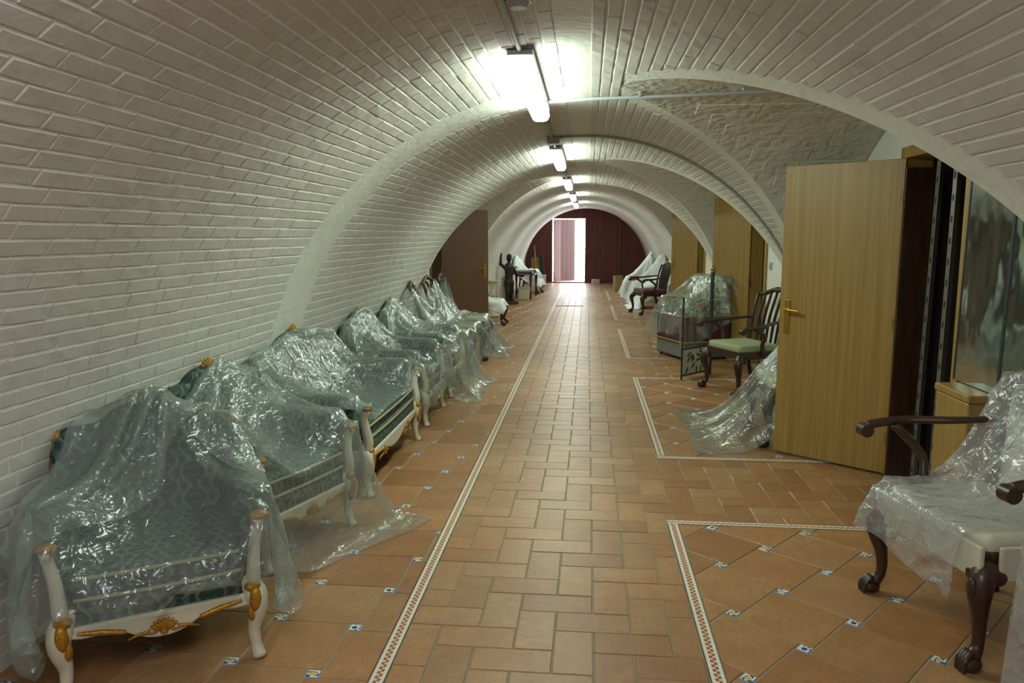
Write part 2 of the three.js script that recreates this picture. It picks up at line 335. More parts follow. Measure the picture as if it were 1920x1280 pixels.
// end walls of the bays, with a doorway each
function bayWall(name, side, zb, open) {               // open: [zNear, zFar, height] of the doorway or null
  const o = struct(name), x = side > 0 ? XR : XL, th = 0.13, w = (y) => Math.min(halfSide(y), 2.21) + 0.04;
  const s = new THREE.Shape(), pts = [];
  for (let i = 0; i <= 40; i++) { const a = Math.PI * i / 40, y = YS + (RS + 0.03) * Math.sin(a); pts.push([(RS + 0.03) * Math.cos(a), y]); }
  s.moveTo(RS + 0.03, 0); for (const [z, y] of pts) s.lineTo(z, y); s.lineTo(-RS - 0.03, 0);
  if (open) {                                          // the doorway is cut down to the floor
    const a = open[0] - zb, b = open[1] - zb;
    s.lineTo(b, 0); s.lineTo(b, open[2]); s.lineTo(a, open[2]); s.lineTo(a, 0);
  }
  s.closePath();
  const g = new THREE.ExtrudeGeometry(s, { depth: th, bevelEnabled: false, curveSegments: 4 });
  g.rotateY(-Math.PI / 2); g.translate(side > 0 ? x + th : x, 0, zb);   // shape x runs along z
  mesh('wall_panel', g, M.white, o);
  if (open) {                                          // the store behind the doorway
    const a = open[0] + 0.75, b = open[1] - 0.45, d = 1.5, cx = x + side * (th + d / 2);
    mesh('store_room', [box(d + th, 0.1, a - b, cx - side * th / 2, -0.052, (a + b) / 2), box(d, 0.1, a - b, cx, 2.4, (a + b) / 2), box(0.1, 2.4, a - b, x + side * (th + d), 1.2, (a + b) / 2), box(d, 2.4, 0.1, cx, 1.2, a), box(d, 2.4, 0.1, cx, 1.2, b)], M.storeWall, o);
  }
  return o;
}
// an oak doorframe in a bay wall with its leaf on the far jamb; swing in degrees from closed
function doorSet(side, zb, zn, zf, h, swing, mat, leafLabel, extra = 0) {
  const o = struct('door'); o.name = numbered('door_1').replace(/^door_1_(\d+)$/, (_, n) => `door_${+n + 1}`); 
  const x = side > 0 ? XR : XL, w = zn - zf, f = 0.07, dep = 0.17, cx = x + side * 0.06;
  mesh('frame', [rbox(dep, h + f, f, 0.006, cx, (h + f) / 2, zf - f / 2), rbox(dep, h + f, f, 0.006, cx, (h + f) / 2, zn + f / 2), rbox(dep, f, w, 0.006, cx, h + f / 2, (zn + zf) / 2)].map((g) => metric(g)), mat, o);
  const leaf = new THREE.Group(); leaf.name = 'leaf'; leaf.position.set(x - side * 0.02, 0, zf + 0.01); leaf.rotation.y = side * -rad(swing); o.add(leaf); if (leafLabel) leaf.userData.label = leafLabel;
  const lw = w - 0.02;                                  // closed, the leaf runs from the hinge towards +z
  mesh('door_panel', metric(rbox(0.038, h - 0.02, lw, 0.004, -side * 0.019, h / 2 + 0.008, lw / 2)), mat, leaf);
  const hz = lw - 0.055, parts = [];
  for (const q of [-1, 1]) {
    const px = -side * 0.019 + q * 0.0215;
    parts.push(rbox(0.006, 0.24, 0.042, 0.003, px, 1.0, hz), new THREE.CylinderGeometry(0.011, 0.011, 0.05, 12).rotateZ(Math.PI / 2).translate(px + q * 0.022, 1.05, hz),
      tube([[px + q * 0.045, 1.05, hz], [px + q * 0.05, 1.05, hz - 0.03], [px + q * 0.048, 1.048, hz - 0.07], [px + q * 0.046, 1.043, hz - 0.115]], [0.009, 0.010, 0.009, 0.007], 10), new THREE.CylinderGeometry(0.006, 0.006, 0.01, 10).rotateZ(Math.PI / 2).translate(px + q * 0.002, 0.95, hz));
  }
  mesh('handle', parts, M.brass, leaf);
  for (const y of [0.25, 1.0, 1.8]) mesh('hinge', [new THREE.CylinderGeometry(0.008, 0.008, 0.09, 10).translate(0.004 * side, y, -0.006), box(0.004, 0.085, 0.03, -side * 0.002, y, 0.008)], M.steel, leaf);
  return o;
}
bayWall('wall_right', 1, BAYS[0], null);
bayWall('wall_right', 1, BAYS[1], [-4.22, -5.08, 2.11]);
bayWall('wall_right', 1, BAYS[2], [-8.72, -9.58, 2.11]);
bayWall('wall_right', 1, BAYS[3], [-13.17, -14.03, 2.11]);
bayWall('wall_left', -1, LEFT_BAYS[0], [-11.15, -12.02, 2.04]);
doorSet(1, BAYS[1], -4.26, -5.06, 2.04, 130, M.oak);
doorSet(1, BAYS[2], -8.76, -9.56, 2.04, 155, M.oak);
doorSet(1, BAYS[3], -13.21, -14.01, 2.04, 150, M.oak);
doorSet(-1, LEFT_BAYS[0], -11.2, -11.98, 1.965, 110, M.walnutDoor);
const wallBack = struct('wall_back'); mesh('wall_panel', box(4.6, 2.7, 0.15, 0, 1.3, NEAR + 0.07), M.white, wallBack);

// ---------------------------------------------------------------- floor
const floorS = struct('floor');
mesh('slab', box(4.7, 0.2, NEAR - FAR + 0.4, 0, -0.1035, (NEAR + FAR) / 2), M.grout, floorS);
{
  const r = rng(11), tiles = [];
  const clip = (poly, x0, x1, z0, z1) => {             // keep the part of a polygon inside a rectangle
    for (const [k, v, s] of [[0, x0, 1], [0, x1, -1], [1, z0, 1], [1, z1, -1]]) {
      const out = [];
      for (let i = 0; i < poly.length; i++) {
        const a = poly[i], b = poly[(i + 1) % poly.length], da = (a[k] - v) * s, db = (b[k] - v) * s;
        if (da >= 0) out.push(a);
        if ((da >= 0) !== (db >= 0)) { const t = da / (da - db); out.push([lerp(a[0], b[0], t), lerp(a[1], b[1], t)]); }
      }
      poly = out; if (poly.length < 3) return null;
    }
    let A = 0; for (let i = 0; i < poly.length; i++) { const a = poly[i], b = poly[(i + 1) % poly.length]; A += a[0] * b[1] - b[0] * a[1]; }
    return Math.abs(A) > 0.0006 ? poly : null;
  };
  const FL = -0.695, FR0 = 0.455, FR = 0.515, XE = 1.985, LX0 = -2.1;
  // panels on the right, by their far and near edges
  const panels = [[FR0, -4.13, 2.4]]; for (let k = 0; k < 4; k++) panels.push([FR, -8.46 - 4.45 * k, -5.32 - 4.45 * k]);
  const gaps = []; { let z = -4.13; for (let k = 1; k < panels.length; k++) { gaps.push([panels[k][2], z]); z = panels[k][1]; } gaps.push([FAR, z]); }
  const S = 0.152, J = 0.006, add = (kind, poly, rot = 0) => poly && tiles.push({ kind, poly, rot });
  const ox = -0.11, oz = 0.02;
  for (let i = -12; i < 18; i++) for (let j = -175; j < 16; j++) {
    const s = (((i - j) % 4) + 4) % 4; if (s !== 0 && s !== 3) continue;
    const x0 = ox + i * S, z0 = oz + j * S, w = s === 0 ? 2 * S : S, d = s === 0 ? S : 2 * S, poly = [[x0 + J / 2, z0 + J / 2], [x0 + w - J / 2, z0 + J / 2], [x0 + w - J / 2, z0 + d - J / 2], [x0 + J / 2, z0 + d - J / 2]];
    const rot = s === 0 ? 0 : 1;
    const edge = z0 > -4.7 ? FR0 : FR;
    if (x0 + w < edge) { add('tile', clip(poly, FL, edge, FAR, 2.4), rot); continue; }
    const inGap = gaps.find(([a, b]) => z0 >= a && z0 + d <= b);
    if (inGap) { add('tile', clip(poly, FL, XE, FAR, 2.4), rot); continue; }
    add('tile', clip(poly, FL, edge - 0.003, FAR, 2.4), rot);
    for (const [a, b] of gaps) add('tile', clip(poly, edge, XE, a, b), rot);
  }
  // large tiles with small glazed tiles at their corners; (cx, cz) is the middle of one small tile
  function corners(cx, cz, turn, x0, x1, z0, z1) {
    const a = 0.334, b = 0.053, c = Math.cos(turn), s = Math.sin(turn), at = (x, z) => [cx + (x - a - b / 2) * c - (z - b / 2) * s, cz + (x - a - b / 2) * s + (z - b / 2) * c];
    const sq = (x, z, w, j) => [at(x + j, z + j), at(x + w - j, z + j), at(x + w - j, z + w - j), at(x + j, z + w - j)];
    const N = Math.ceil((z1 - z0 + x1 - x0) / 0.33) + 6;
    for (let i = -N; i <= N; i++) for (let k = -N; k <= N; k++) {
      const X = i * a - k * b, Z = i * b + k * a, m = at(X + a / 2, Z + a / 2);
      if (m[0] < x0 - 0.4 || m[0] > x1 + 0.4 || m[1] < z0 - 0.4 || m[1] > z1 + 0.4) continue;
      add('tile', clip(sq(X, Z, a, J / 2), x0, x1, z0, z1), turn + 0.001);
      const p = clip(sq(X + a, Z, b, 0.002), x0, x1, z0, z1);
      if (p) tiles.push({ kind: 'corner_tile', poly: p, rot: turn, c: at(X + a + b / 2, Z + b / 2) });
    }
  }
  corners(-0.965, -2.48, 0, LX0, -0.757, FAR, 1.2);
  panels.forEach(([x, far, near], i) => corners(0.625 + (i ? 0.06 : 0), i ? near - 0.42 : -3.083, rad(-50), x + 0.062, XE, far + 0.062, near === 2.4 ? 1.2 : near - 0.062));
  function lay(out, poly, y, turn, c) {                // one tile: top face with a worn edge
    const n = poly.length, mx = poly.reduce((a, p) => a + p[0], 0) / n, mz = poly.reduce((a, p) => a + p[1], 0) / n, at = out.pos.length / 3, off = c ? [0, 0] : [r(), r()];
    const cs = Math.cos(-turn), sn = Math.sin(-turn);
    const uvOf = (p) => c ? [((p[0] - c[0]) * cs - (p[1] - c[1]) * sn) / 0.053 + 0.5, ((p[0] - c[0]) * sn + (p[1] - c[1]) * cs) / 0.053 + 0.5] : turn === 1 ? [p[1] + off[0], p[0] + off[1]] : [p[0] + off[0], p[1] + off[1]];
    for (const [k, yy] of [[0, y], [1, y - 0.0025], [2, -0.006]]) for (const p of poly) {
      const d = Math.hypot(p[0] - mx, p[1] - mz), f = k === 0 ? Math.max(0, d - 0.004) / d : 1; const q = [mx + (p[0] - mx) * f, mz + (p[1] - mz) * f];
      out.pos.push(q[0], yy, q[1]); out.uv.push(...uvOf(q));
    }
    for (let i = 1; i < n - 1; i++) out.idx.push(at, at + i + 1, at + i);
    for (const k of [0, 1]) for (let i = 0; i < n; i++) { const a = at + k * n + i, b = at + k * n + (i + 1) % n; out.idx.push(a, b, a + n, b, b + n, a + n); }
  }
  for (const t of tiles) { const z = t.poly.reduce((a, p) => a + p[1], 0) / t.poly.length, x = t.poly.reduce((a, p) => a + p[0], 0) / t.poly.length, n = V(x, 0, z).project(camera); t.d = z < -0.5 && Math.abs(n.x) < 1.05 && Math.abs(n.y) < 1.08 ? -z : 1000; t.tint = Math.floor(r() * 7); t.y = (r() - 0.5) * 0.0016; }
  const flat = (g) => { const q = g.toNonIndexed(); q.computeVertexNormals(); return q; };
  for (const kind of ['tile', 'corner_tile']) {
    const all = tiles.filter((t) => t.kind === kind).sort((a, b) => a.d - b.d), rest = {};
    all.forEach((t, i) => {
      const mat = kind === 'tile' ? M.tiles[t.tint] : M.insets[t.tint % 3], near = i < 300 && t.d < 900, out = near ? fresh() : (rest[mat.uuid] ??= { ...fresh(), mat });
      lay(out, t.poly, t.y, t.rot, t.c);
      if (near) mesh(numbered(kind), flat(raw(out.pos, out.uv, out.idx)), mat, floorS);
    });
    for (const q of Object.values(rest)) { const m = mesh(numbered(kind + '_field'), flat(raw(q.pos, q.uv, q.idx)), q.mat, floorS); m.userData.kind = 'stuff'; }
  }
  // glazed border strips
  const strip = (x0, z0, x1, z1) => {                  // runs along z when it is long in z
    const alongZ = z1 - z0 > x1 - x0, w = x1 - x0, d = z1 - z0, g = new THREE.BoxGeometry(w, 0.02, d).translate((x0 + x1) / 2, -0.0095, (z0 + z1) / 2), p = g.attributes.position, u = g.attributes.uv;
    for (let i = 0; i < p.count; i++) { const x = p.getX(i), z = p.getZ(i); alongZ ? u.setXY(i, clamp((x - x0) / w, 0.02, 0.98), (z - z0) / 0.12) : u.setXY(i, clamp((z - z0) / d, 0.02, 0.98), (x - x0) / 0.12); }
    mesh(numbered('border_strip'), g, M.border, floorS);
  };
  for (let z = 1.2; z > FAR + 1.2; z -= 1.2) strip(-0.755, z - 1.197, -0.697, z);
  for (const [x, far, near] of panels) {
    const nz = near === 2.4 ? 1.2 : near;
    for (let z = far + 0.06; z < nz - 0.062; z += 1.0) strip(x + 0.001, z, x + 0.059, Math.min(z + 0.997, nz - 0.062));
    strip(x + 0.001, far + 0.001, XE, far + 0.059); if (near !== 2.4) strip(x + 0.001, nz - 0.059, XE, nz - 0.001);
  }
}
// ---------------------------------------------------------------- far wall of red planks with its doorway, daylight beyond
{
  const o = struct('wall_far'), z = FAR, D0 = -1.16, D1 = -0.08, DH = 2.12, r = rng(19);
  const outline = (x) => Math.min(YC + halfMainX(x), TOP) + 0.03;
  function halfMainX(x) { return Math.sqrt(Math.max(0, R * R - (x - XC) ** 2)); }
  for (let x = XC - R - 0.05; x < XC + R; ) {
    let e = Math.min(x + 0.125 + r() * 0.012, XC + R + 0.05);
    if (x < D0 && e > D0 - 0.03) e = D0; if (x < D1 && x >= D0 && e > D1 - 0.03) e = D1;
    const inDoor = x >= D0 - 1e-6 && e <= D1 + 1e-6, y0 = inDoor ? DH : 0, ya = outline(x), yb = outline(e - 0.006);
    if (Math.max(ya, yb) > y0 + 0.05) mesh(numbered('plank'), metric(slab([[x, y0], [e - 0.006, y0], [e - 0.006, Math.max(yb, y0 + 0.02)], [x, Math.max(ya, y0 + 0.02)]], 0.05, 0.004, 1).translate(0, 0, z - 0.03 + (r() - 0.5) * 0.006)), M.redWood, o);
    x = e;
  }
  mesh('backing', slab([[XC - R - 0.1, 0], [D0 - 0.02, 0], [D0 - 0.02, DH + 0.02], [D1 + 0.02, DH + 0.02], [D1 + 0.02, 0], [XC + R + 0.1, 0], [XC + R + 0.1, 2.7], [XC - R - 0.1, 2.7]], 0.06, 0).translate(0, 0, z - 0.1), M.black, o);
  for (const [x, w] of [[1.05, 0.09], [-1.9, 0.09]]) mesh(numbered('post'), metric(rbox(w, outline(x) - 0.05, 0.06, 0.006, x, (outline(x) - 0.05) / 2, z + 0.02)), M.redWood, o);
  mesh('threshold', rbox(1.9, 0.035, 0.12, 0.006, -0.4, 0.017, z + 0.05), M.redWood, o);
  // its leaf, opened outwards
  const d = struct('door_5'); const leaf = new THREE.Group(); leaf.name = 'leaf'; leaf.position.set(D0 + 0.045, 0, z - 0.14); leaf.rotation.y = rad(48); d.add(leaf);
  for (let i = 0; i < 5; i++) mesh(numbered('door_board'), metric(rbox(0.1995, DH - 0.05, 0.035, 0.005, 0.10 + i * 0.2, DH / 2, 0)), M.redWood, leaf);
  mesh('rail', [rbox(0.98, 0.13, 0.03, 0.005, 0.5, 0.12, -0.03), rbox(0.98, 0.13, 0.03, 0.005, 0.5, DH - 0.16, -0.03)], M.redWood, leaf);
  for (const y of [0.3, 0.62, 0.98, 1.85]) mesh('hinge', rbox(0.07, 0.03, 0.012, 0.003, -0.01, y, 0.0), M.iron, leaf);
  const gate = thing('yard_gate', 'pale bar gate standing outside the open far doorway', 'gate', [-0.35, 0, FAR - 1.6]);
  for (const x of [-0.75, -0.3, 0.15, 0.6]) mesh('bar', new THREE.CylinderGeometry(0.012, 0.012, 2.0, 8).translate(x, 1.0, 0), M.housing, gate);
  for (const y of [0.1, 0.85, 1.1, 1.75]) mesh('rail', rbox(1.45, 0.03, 0.02, 0.004, -0.07, y, 0), M.housing, gate);
  const yard = struct('ground'); mesh('paving', box(12, 0.2, 14, 0, -0.12, FAR - 7.35), M.stone, yard);
  const lamp = new THREE.RectAreaLight(new THREE.Color(0.96, 0.98, 1.0), SKY * 0.8, 1.0, 2.0); lamp.position.set((D0 + D1) / 2, 1.05, FAR - 0.35); lamp.lookAt((D0 + D1) / 2, 1.0, 0); scene.add(lamp);  // no fitting here: area light added in the doorway, doubling the sky's daylight
}
// ---------------------------------------------------------------- ceiling lamps and their wiring
{
  const ZS = [-4.4, -8.3, -12.3, -16.5, -20.6, -0.35], LX = -0.32, L = 1.56, names = ['nearest', 'second', 'third', 'fourth', 'farthest'];
  const top = YC + halfMain2(LX); function halfMain2(x) { return Math.sqrt(R * R - (x - XC) ** 2); }
  const glow = std({ color: 0xffffff, emissive: new THREE.Color(0.95, 1.0, 0.96), emissiveIntensity: 9, roughness: 0.5 });
  ZS.forEach((z, i) => {
    const o = thing('strip_lamp', i === 0 ? 'nearest and largest long fluorescent lamp with glowing diffuser under the vault' : i === 5 ? 'fluorescent lamp on the vault above the viewer, outside the photo' : i === 4 ? 'smallest and farthest glowing fluorescent lamp, just above the red plank wall' : `glowing fluorescent lamp, ${names[i]} from the front in the row along the vault`, 'lamp', [LX, top - 0.022, z], 0, 'fluorescent lamps in a row along the vault');
    const b = [[-0.055, 0], [0.055, 0], [0.055, -0.016], [-0.055, -0.016]];
    mesh('housing', slab(b, L, 0.005).translate(0, 0, 0), M.housing, o);
    const dsh = new THREE.Shape(); dsh.moveTo(-0.05, -0.016); dsh.lineTo(-0.056, -0.055); dsh.quadraticCurveTo(-0.05, -0.088, -0.025, -0.09); dsh.lineTo(0.025, -0.09); dsh.quadraticCurveTo(0.05, -0.088, 0.056, -0.055); dsh.lineTo(0.05, -0.016); dsh.closePath();
    mesh('diffuser', slab(dsh, L, 0.003), glow, o);
    for (const e of [-1, 1]) mesh('end_cap', rbox(0.118, 0.022, 0.014, 0.005, 0, -0.009, e * (L / 2 + 0.001)), M.housing, o);
    for (const s of [-0.4, 0.4]) for (const e of [-1, 1]) mesh('clip', rbox(0.006, 0.03, 0.025, 0.002, e * 0.058, -0.03, s), M.steel, o);
    const add = (w, dx, dy, aim, k) => { const l = new THREE.RectAreaLight(i === 5 ? NEAR_TINT : LAMP_TINT, LAMP_NITS * k * (i === 5 ? 1.1 : 1), w, L - 0.06); l.position.set(LX + dx, top - 0.022 + dy, z); l.rotation.order = 'ZXY'; l.rotation.set(-Math.PI / 2, 0, aim); scene.add(l); };
    add(0.09, 0, -0.094, 0, 1); add(0.05, -0.062, -0.058, -Math.PI / 2, 0.6); add(0.05, 0.062, -0.058, Math.PI / 2, 0.6);
  });
  const ends = [NEAR, ...[ZS[5], ...ZS.slice(0, 5)].flatMap((z) => [z + L / 2 + 0.01, z - L / 2 - 0.01]), FAR + 1.2];
  for (let i = 0; i < ends.length; i += 2) {
    if (ends[i] - ends[i + 1] < 0.05) continue;
    const z0 = ends[i], z1 = ends[i + 1], y = top - 0.016, n = Math.max(2, Math.round((z0 - z1) / 0.9)), pts = [];
    for (let k = 0; k <= n; k++) pts.push([LX + Math.sin(k * 1.7) * 0.004, y, lerp(z0, z1, k / n)]);
    const o = thing('wiring_conduit', i === 0 ? 'grey conduit on the vault behind the viewer' : i === 2 ? 'grey conduit on the vault in front of the nearest lamp' : i === 12 ? 'grey conduit on the vault behind the farthest lamp' : `grey conduit between the ${names[i / 2 - 2]} and the ${names[i / 2 - 1]} lamp from the front`, 'conduit');
    mesh('tube', tube(pts, 0.011, 8, 3), M.pvc, o);
    for (let k = 1; k < n; k++) mesh('saddle', rbox(0.045, 0.012, 0.016, 0.003, LX, y + 0.006, lerp(z0, z1, k / n)), M.pvc, o);
  }
  const box1 = thing('junction_box', 'grey junction box on the crown in front of the second lamp', 'box', [LX + 0.01, top - 0.033, -6.85]);
  mesh('case', rbox(0.11, 0.05, 0.11, 0.01), M.pvc, box1); mesh('lid', rbox(0.095, 0.008, 0.095, 0.004, 0, -0.028, 0), M.pvc, box1);
  // conduit bent over the vault along the pier beside the nearest oak door
  const arcAt = (a, z, k = 0.014) => [XC + (R - k) * Math.cos(a), YC + (R - k) * Math.sin(a), z];
  const bend = thing('wiring_conduit', 'grey conduit curving down the right side of the vault behind the nearest oak door', 'conduit'), pts = [];
  for (let k = 0; k <= 22; k++) pts.push(arcAt(lerp(rad(96.0), rad(8), k / 22), -6.88));
  mesh('tube', tube(pts, 0.011, 8, 3), M.pvc, bend); for (const k of [5, 9, 13, 17]) mesh('saddle', ball(0.02, 0.02, 0.01, ...arcAt(lerp(rad(96), rad(8), k / 22), -6.88, 0.006)), M.pvc, bend);
  const cross = thing('wiring_conduit', 'thin pale conduit running sideways from the nearest lamp into the first bay', 'conduit');
  mesh('tube', tube([[LX + 0.07, top - 0.03, -4.92], [0.05, SIDE_TOP - 0.03, -4.86], [0.5, SIDE_TOP - 0.035, -4.78], [1.0, SIDE_TOP - 0.03, -4.72], [1.5, SIDE_TOP - 0.025, -4.68], [XR - 0.01, SIDE_TOP - 0.025, -4.66]], 0.01, 8, 5), M.housing, cross);
  for (const x of [0.3, 0.9, 1.6]) mesh('saddle', rbox(0.016, 0.03, 0.04, 0.003, x, SIDE_TOP - 0.018, -4.75 - (0.9 - x) * 0.09), M.housing, cross);
  const det = thing('smoke_detector', 'small round white detector on the vault at the top edge of the photo', 'detector', [-0.265, TOP - 0.022, -2.93]);
  mesh('base', new THREE.CylinderGeometry(0.05, 0.05, 0.014, 24), M.housing, det); mesh('head', new THREE.CylinderGeometry(0.042, 0.03, 0.022, 24).translate(0, -0.016, 0), M.housing, det);
  const sw = thing('light_switch', 'small grey light switch on the white wall beside the second oak door', 'switch', [XR - 0.008, 1.235, -8.5]);
  mesh('plate', rbox(0.016, 0.085, 0.085, 0.004), M.housing, sw); mesh('rocker', rbox(0.008, 0.05, 0.05, 0.003, -0.011, 0, 0), M.pvc, sw);
  const drain = thing('floor_grate', 'narrow dark metal drain grate across the tiled floor before the far door', 'grate', [-0.38, 0.0, -17.1]);
  mesh('frame', [box(0.6, 0.008, 0.02, 0, 0.001, -0.06), box(0.6, 0.008, 0.02, 0, 0.001, 0.06), box(0.02, 0.008, 0.14, -0.3, 0.001, 0), box(0.02, 0.008, 0.14, 0.3, 0.001, 0)], M.iron, drain);
  for (let i = 0; i < 12; i++) mesh('slat', box(0.02, 0.008, 0.1, -0.26 + i * 0.047, 0.001, 0), M.iron, drain);
}
// ---------------------------------------------------------------- carved and upholstered seats
const fwd = (turn, d) => [Math.sin(turn) * d, Math.cos(turn) * d];
function outlineBack(w, y0, ys, yc) {                  // serpentine top: shoulders, then a rise to the crest
  const s = new THREE.Shape(), h = w / 2;
  s.moveTo(-h * 0.94, y0); s.lineTo(h * 0.94, y0); s.bezierCurveTo(h * 1.0, lerp(y0, ys, 0.4), h * 1.08, lerp(y0, ys, 0.75), h, ys);
  s.bezierCurveTo(h * 0.86, ys + 0.035, h * 0.62, ys - 0.005, h * 0.42, lerp(ys, yc, 0.55)); s.bezierCurveTo(h * 0.25, yc, h * 0.12, yc, 0, yc);
  s.bezierCurveTo(-h * 0.12, yc, -h * 0.25, yc, -h * 0.42, lerp(ys, yc, 0.55)); s.bezierCurveTo(-h * 0.62, ys - 0.005, -h * 0.86, ys + 0.035, -h, ys);
  s.bezierCurveTo(-h * 1.08, lerp(y0, ys, 0.75), -h * 1.0, lerp(y0, ys, 0.4), -h * 0.94, y0);
  return s;
}
function shell(x, y, z, s, face = 0) {                 // a carved shell with scrolls at both sides
  const g = [];
  for (let i = -3; i <= 3; i++) { const a = i * 0.36; g.push(ball(s * 0.16, s * 0.5, s * 0.16, 0, s * 0.42, 0, 8).rotateZ(-a).translate(x, y, z + (3 - Math.abs(i)) * s * 0.04)); }
  g.push(ball(s * 0.24, s * 0.2, s * 0.2, x, y, z + s * 0.12, 10));
  for (const q of [-1, 1]) {
    const c = []; for (let k = 0; k <= 9; k++) { const a = k / 9 * 5.2, r = s * (0.42 - 0.034 * k); c.push([x + q * (s * 0.75 + Math.cos(a + 2.2) * r), y + s * 0.12 + Math.sin(a + 2.2) * r * 0.75, z]); }
    g.push(tube(c, [s * 0.11, s * 0.08, s * 0.06], 7, 2)); g.push(tube([[x + q * s * 0.9, y + s * 0.05, z], [x + q * s * 1.5, y + s * 0.0, z], [x + q * s * 2.1, y - s * 0.22, z - s * 0.05]], [s * 0.13, s * 0.1, s * 0.04], 7, 3));
  }
  return g;
}
// white and gold carved seat in green damask; W between the front feet
function bergere(W, label, category, pos, turn, group, o = {}) {
  const t = thing(o.name || 'carved_armchair', label, category, pos, turn, group), h = W / 2, D = o.D || 0.66, f = D / 2, S = o.seat || 0.44, AH = o.arm || 0.585, SH = o.shoulder || 0.80, CR = o.crest || 0.885;
  for (const q of [-1, 1]) {
    mesh('leg', tube([[q * (h - 0.03), 0.30, f - 0.04], [q * h, 0.25, f - 0.005], [q * (h + 0.006), 0.19, f], [q * (h - 0.008), 0.11, f - 0.012], [q * (h - 0.004), 0.045, f - 0.004], [q * (h + 0.004), 0.0, f + 0.012]], [0.03, 0.042, 0.036, 0.023, 0.019, 0.026], 10, 4), M.ivory, t);
    mesh('leg', tube([[q * (h - 0.05), 0.28, -f + 0.06], [q * (h - 0.04), 0.15, -f + 0.05], [q * (h - 0.03), 0.0, -f + 0.01]], [0.03, 0.026, 0.02], 8, 3), M.ivory, t);
    mesh('knee_carving', [ball(0.024, 0.05, 0.02, q * (h - 0.004), 0.235, f + 0.024, 10), ball(0.03, 0.022, 0.02, q * (h - 0.012), 0.285, f + 0.014, 10), ball(0.016, 0.034, 0.014, q * (h - 0.02), 0.185, f + 0.018, 8)], M.gold, t);
    const post = mesh('arm_post', tube([[q * (h - 0.005), 0.27, f - 0.015], [q * (h - 0.004), 0.34, f + 0.0], [q * (h + 0.004), 0.42, f - 0.012], [q * (h + 0.018), 0.49, f - 0.018], [q * (h + 0.022), AH - 0.045, f - 0.002]], [0.032, 0.031, 0.027, 0.024, 0.028], 10, 5, 0.8), M.ivory, t);
    mesh('gilt_cap', [ball(0.036, 0.017, 0.026, q * (h + 0.022), AH - 0.035, f + 0.004, 12), ball(0.012, 0.02, 0.012, q * (h + 0.0), AH - 0.045, f + 0.016, 8)], M.gold, post);
    mesh('arm', metric(merge([rbox(0.09, AH - 0.30, D - 0.10, 0.03, q * (h - 0.012), 0.27 + (AH - 0.30) / 2, -0.04), new THREE.CapsuleGeometry(0.066, D - 0.20, 8, 18).rotateX(Math.PI / 2).scale(1.12, 0.92, 1).translate(q * (h + 0.01), AH - 0.015, -0.025)])), M.damask, t);
  }
  // front apron, lower edge serpentine
  const ap = new THREE.Shape(); ap.moveTo(-h + 0.02, 0.245); ap.lineTo(h - 0.02, 0.245); ap.lineTo(h - 0.02, 0.215); ap.bezierCurveTo(h * 0.7, 0.20, h * 0.55, 0.235, h * 0.34, 0.20); ap.bezierCurveTo(h * 0.2, 0.17, h * 0.1, 0.165, 0, 0.165);
  ap.bezierCurveTo(-h * 0.1, 0.165, -h * 0.2, 0.17, -h * 0.34, 0.20); ap.bezierCurveTo(-h * 0.55, 0.235, -h * 0.7, 0.20, -h + 0.02, 0.225); ap.closePath();
  mesh('seat_rail', [slab(ap, 0.045, 0.008).translate(0, 0, f - 0.02), rbox(0.04, 0.07, D - 0.08, 0.01, h - 0.03, 0.245, -0.02), rbox(0.04, 0.07, D - 0.08, 0.01, -h + 0.03, 0.245, -0.02), rbox(W - 0.1, 0.07, 0.04, 0.01, 0, 0.245, -f + 0.05)], M.ivory, t);
  const n = W > 1 ? [-W / 4, W / 4] : [0];
  mesh('carved_ornament', [...n.flatMap((x) => shell(x, 0.185, f + 0.008, 0.055)), tube([[-h + 0.05, 0.232, f + 0.004], [-h * 0.6, 0.222, f + 0.008], [-h * 0.38, 0.205, f + 0.008]], [0.006, 0.011, 0.008], 7, 4), tube([[h - 0.05, 0.232, f + 0.004], [h * 0.6, 0.222, f + 0.008], [h * 0.38, 0.205, f + 0.008]], [0.006, 0.011, 0.008], 7, 4)], M.gold, t);
  mesh('seat_base', metric(rbox(W - 0.05, 0.125, D - 0.03, 0.025, 0, 0.285, 0.004)), M.damask, t);
  const cg = rbox(W - 0.07, S - 0.335, D - 0.08, 0.035, 0, (S + 0.335) / 2, 0.015, 5), p = cg.attributes.position;
  for (let i = 0; i < p.count; i++) { const x = p.getX(i), z = p.getZ(i), y = p.getY(i); if (y > 0.4) p.setY(i, y + 0.03 * Math.max(0, 1 - (x / h) ** 2) * Math.max(0, 1 - (z / f) ** 2)); if (z > 0) p.setZ(i, z + 0.016 * (1 - (x / h) ** 2)); }
  cg.computeVertexNormals();
  const cu = mesh('cushion', metric(cg), M.damask, t), welt = (y, m, b) => { const c = []; for (let i = 0; i <= 14; i++) { const x = lerp(-h + m, h - m, i / 14); c.push([x, y, f - 0.016 + b * (1 - (x / h) ** 2)]); } return tube(c, 0.007, 8, 2); };
  mesh('piping', welt(0.343, 0.045, 0.016), M.cord, cu); mesh('piping', welt(S - 0.022, 0.05, 0.014), M.cord, cu);
  mesh('piping', welt(0.235, 0.03, 0.012), M.gold, t);
  // back: upholstery in a carved frame, leaning
  const sh = outlineBack(W - 0.02, 0.26, SH, CR), lean = (g) => g.translate(0, -0.26, 0).rotateX(-0.17).translate(0, 0.26, -f + 0.085), bk = slab(sh, 0.10, 0.035, 4);
  mesh('back', metric(lean(bk)), M.damask, t);
  const pts = sh.getPoints(10).filter((q) => q.y > 0.36), L = pts.map((q) => V(q.x * 1.03, q.y + 0.012, 0.012));
  mesh('back_frame', lean(tube(L, 0.021, 9, 2)), M.ivory, t);
